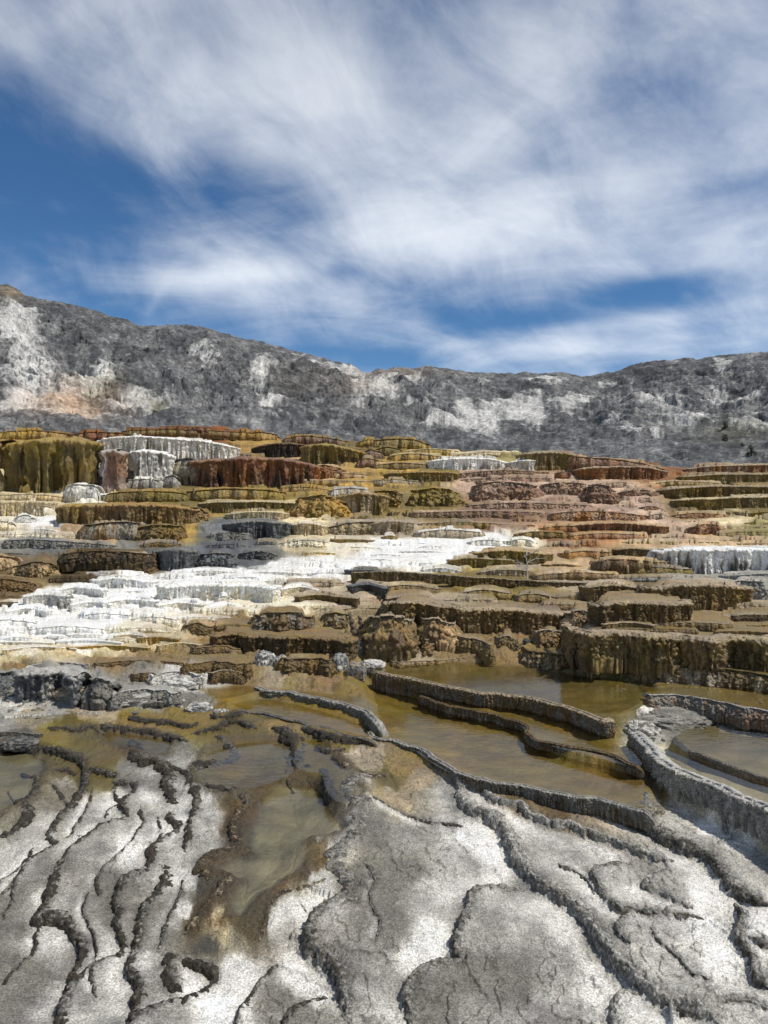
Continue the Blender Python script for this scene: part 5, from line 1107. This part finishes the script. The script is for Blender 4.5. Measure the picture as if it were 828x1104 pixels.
# large cloud banks and clear gaps (azimuth, elevation)
def blob(px, py, a, b, rot, s):
    ca = math.atan2(px-CX, F); ce = math.atan2(CY-py, math.hypot(px-CX, F)); a, b = a/F, b/F
    da = M('ADD', az, -ca); de = M('ADD', elv, -ce); c, sn = math.cos(rot), math.sin(rot)
    u = M('DIVIDE', M('ADD', M('MULTIPLY', da, c), M('MULTIPLY', de, sn)), a); v = M('DIVIDE', M('ADD', M('MULTIPLY', de, c), M('MULTIPLY', da, -sn)), b)
    return M('MULTIPLY', M('EXPONENT', M('MULTIPLY', M('ADD', M('MULTIPLY', u, u), M('MULTIPLY', v, v)), -1.)), s)
tot = None
for b_ in [(60, 235, 120, 42, -.1, -.55), (240, 225, 130, 36, -.15, -.38), (0, 130, 80, 60, -.4, -.22), (70, 300, 110, 26, 0, -.32), (220, 355, 170, 20, -.1, -.32), (370, 293, 32, 10, 0, -.30), (555, 345, 120, 17, .05, -.42), (420, 385, 80, 14, 0, -.3), (720, 310, 70, 12, 0, -.3),
           (650, 392, 150, 12, 0, -.15), (560, 175, 120, 40, .1, -.06), (740, 95, 110, 30, .1, -.10), (780, 200, 60, 14, 0, -.12),
           (500, 55, 330, 70, -.1, .16), (220, 40, 160, 70, .3, .10), (300, 150, 220, 28, -.45, .14), (440, 255, 230, 30, .12, .34), (720, 255, 200, 34, .0, .30), (235, 298, 110, 12, .1, .36), (330, 330, 90, 14, -.1, .18), (560, 110, 120, 90, 1.2, .12), (700, 345, 160, 9, .05, .16), (650, 375, 140, 10, -.05, .16), (450, 205, 80, 30, .6, .16), (20, 30, 90, 40, 0, .06), (360, 105, 110, 45, -.3, .26), (600, 150, 150, 60, .2, .12), (165, 330, 26, 6, 1.1, .13)]:
    g_ = blob(*b_); tot = g_ if tot is None else M('ADD', tot, g_)
ae = nd(nt, 'ShaderNodeCombineXYZ'); Lk(az, ae.inputs[0]); Lk(elv, ae.inputs[1])
mpd = nd(nt, 'ShaderNodeMapping'); mpd.vector_type = 'TEXTURE'; mpd.inputs['Rotation'].default_value = (0, 0, -.62); mpd.inputs['Scale'].default_value = (1.9, 1, 1); Lk(ae.outputs[0], mpd.inputs[0])
nD = nd(nt, 'ShaderNodeTexNoise'); nD.inputs['Scale'].default_value = 9; nD.inputs['Detail'].default_value = 9; nD.inputs['Roughness'].default_value = .62; nD.inputs['Distortion'].default_value = .45; Lk(mpd.outputs[0], nD.inputs['Vector'])
nz_ = M('ADD', M('MULTIPLY', M('ADD', nD.outputs[0], -.5), 1.0), M('ADD', M('MULTIPLY', M('ADD', nA, -.5), .9), M('MULTIPLY', M('ADD', nB, -.5), .8)), M('MULTIPLY', M('ADD', nC, -.5), .5))
den = M('ADD', M('ADD', tot, nz_), .34)
dm = nd(nt, 'ShaderNodeMapRange'); dm.interpolation_type = 'SMOOTHSTEP'; Lk(den, dm.inputs[0]); dm.inputs[1].default_value = -.12; dm.inputs[2].default_value = 1.15
dm.inputs[3].default_value = .02; dm.inputs[4].default_value = .96
hs = nd(nt, 'ShaderNodeHueSaturation'); hs.inputs['Saturation'].default_value = 1.3; hs.inputs['Value'].default_value = 1.0; Lk(sky.outputs[0], hs.inputs['Color'])
mx = nd(nt, 'ShaderNodeMixRGB'); Lk(dm.outputs[0], mx.inputs[0]); Lk(hs.outputs[0], mx.inputs[1])
# cloud brightness rises where thick at low elevation
cb = nd(nt, 'ShaderNodeMapRange'); Lk(elv, cb.inputs[0]); cb.inputs[1].default_value = .18; cb.inputs[2].default_value = .62; cb.inputs[3].default_value = 1.0; cb.inputs[4].default_value = .74
cc_ = nd(nt, 'ShaderNodeVectorMath', operation='SCALE'); cc_.inputs[0].default_value = (9.6, 10.2, 11.1); Lk(cb.outputs[0], cc_.inputs['Scale'])
Lk(cc_.outputs[0], mx.inputs[2])
Lk(mx.outputs[0], bg.inputs[0]); bg.inputs[1].default_value = .10
sl = bpy.data.lights.new('sun', 'SUN'); sl.energy = 4.2; sl.angle = math.radians(2.0); sl.color = (1, .95, .87)
so = bpy.data.objects.new('sun', sl); COL.objects.link(so); so.rotation_euler = SUN.to_track_quat('Z', 'Y').to_euler()

# ------------------------------------------------------------------ camera
cam = bpy.data.cameras.new('camera'); co = bpy.data.objects.new('camera', cam); COL.objects.link(co)
cam.sensor_fit = 'VERTICAL'; cam.sensor_height = 36; cam.lens = 36*F/1104; cam.clip_start = .05; cam.clip_end = 3000
co.location = (0, 0, ZC); co.rotation_euler = (math.pi/2, 0, 0); scene.camera = co
vs = scene.view_settings; vs.view_transform = 'Standard'; vs.look = 'None'; vs.exposure = 0; vs.gamma = 1; vs.use_curve_mapping = False
scene.cycles.max_bounces = 5; scene.cycles.use_denoising = True
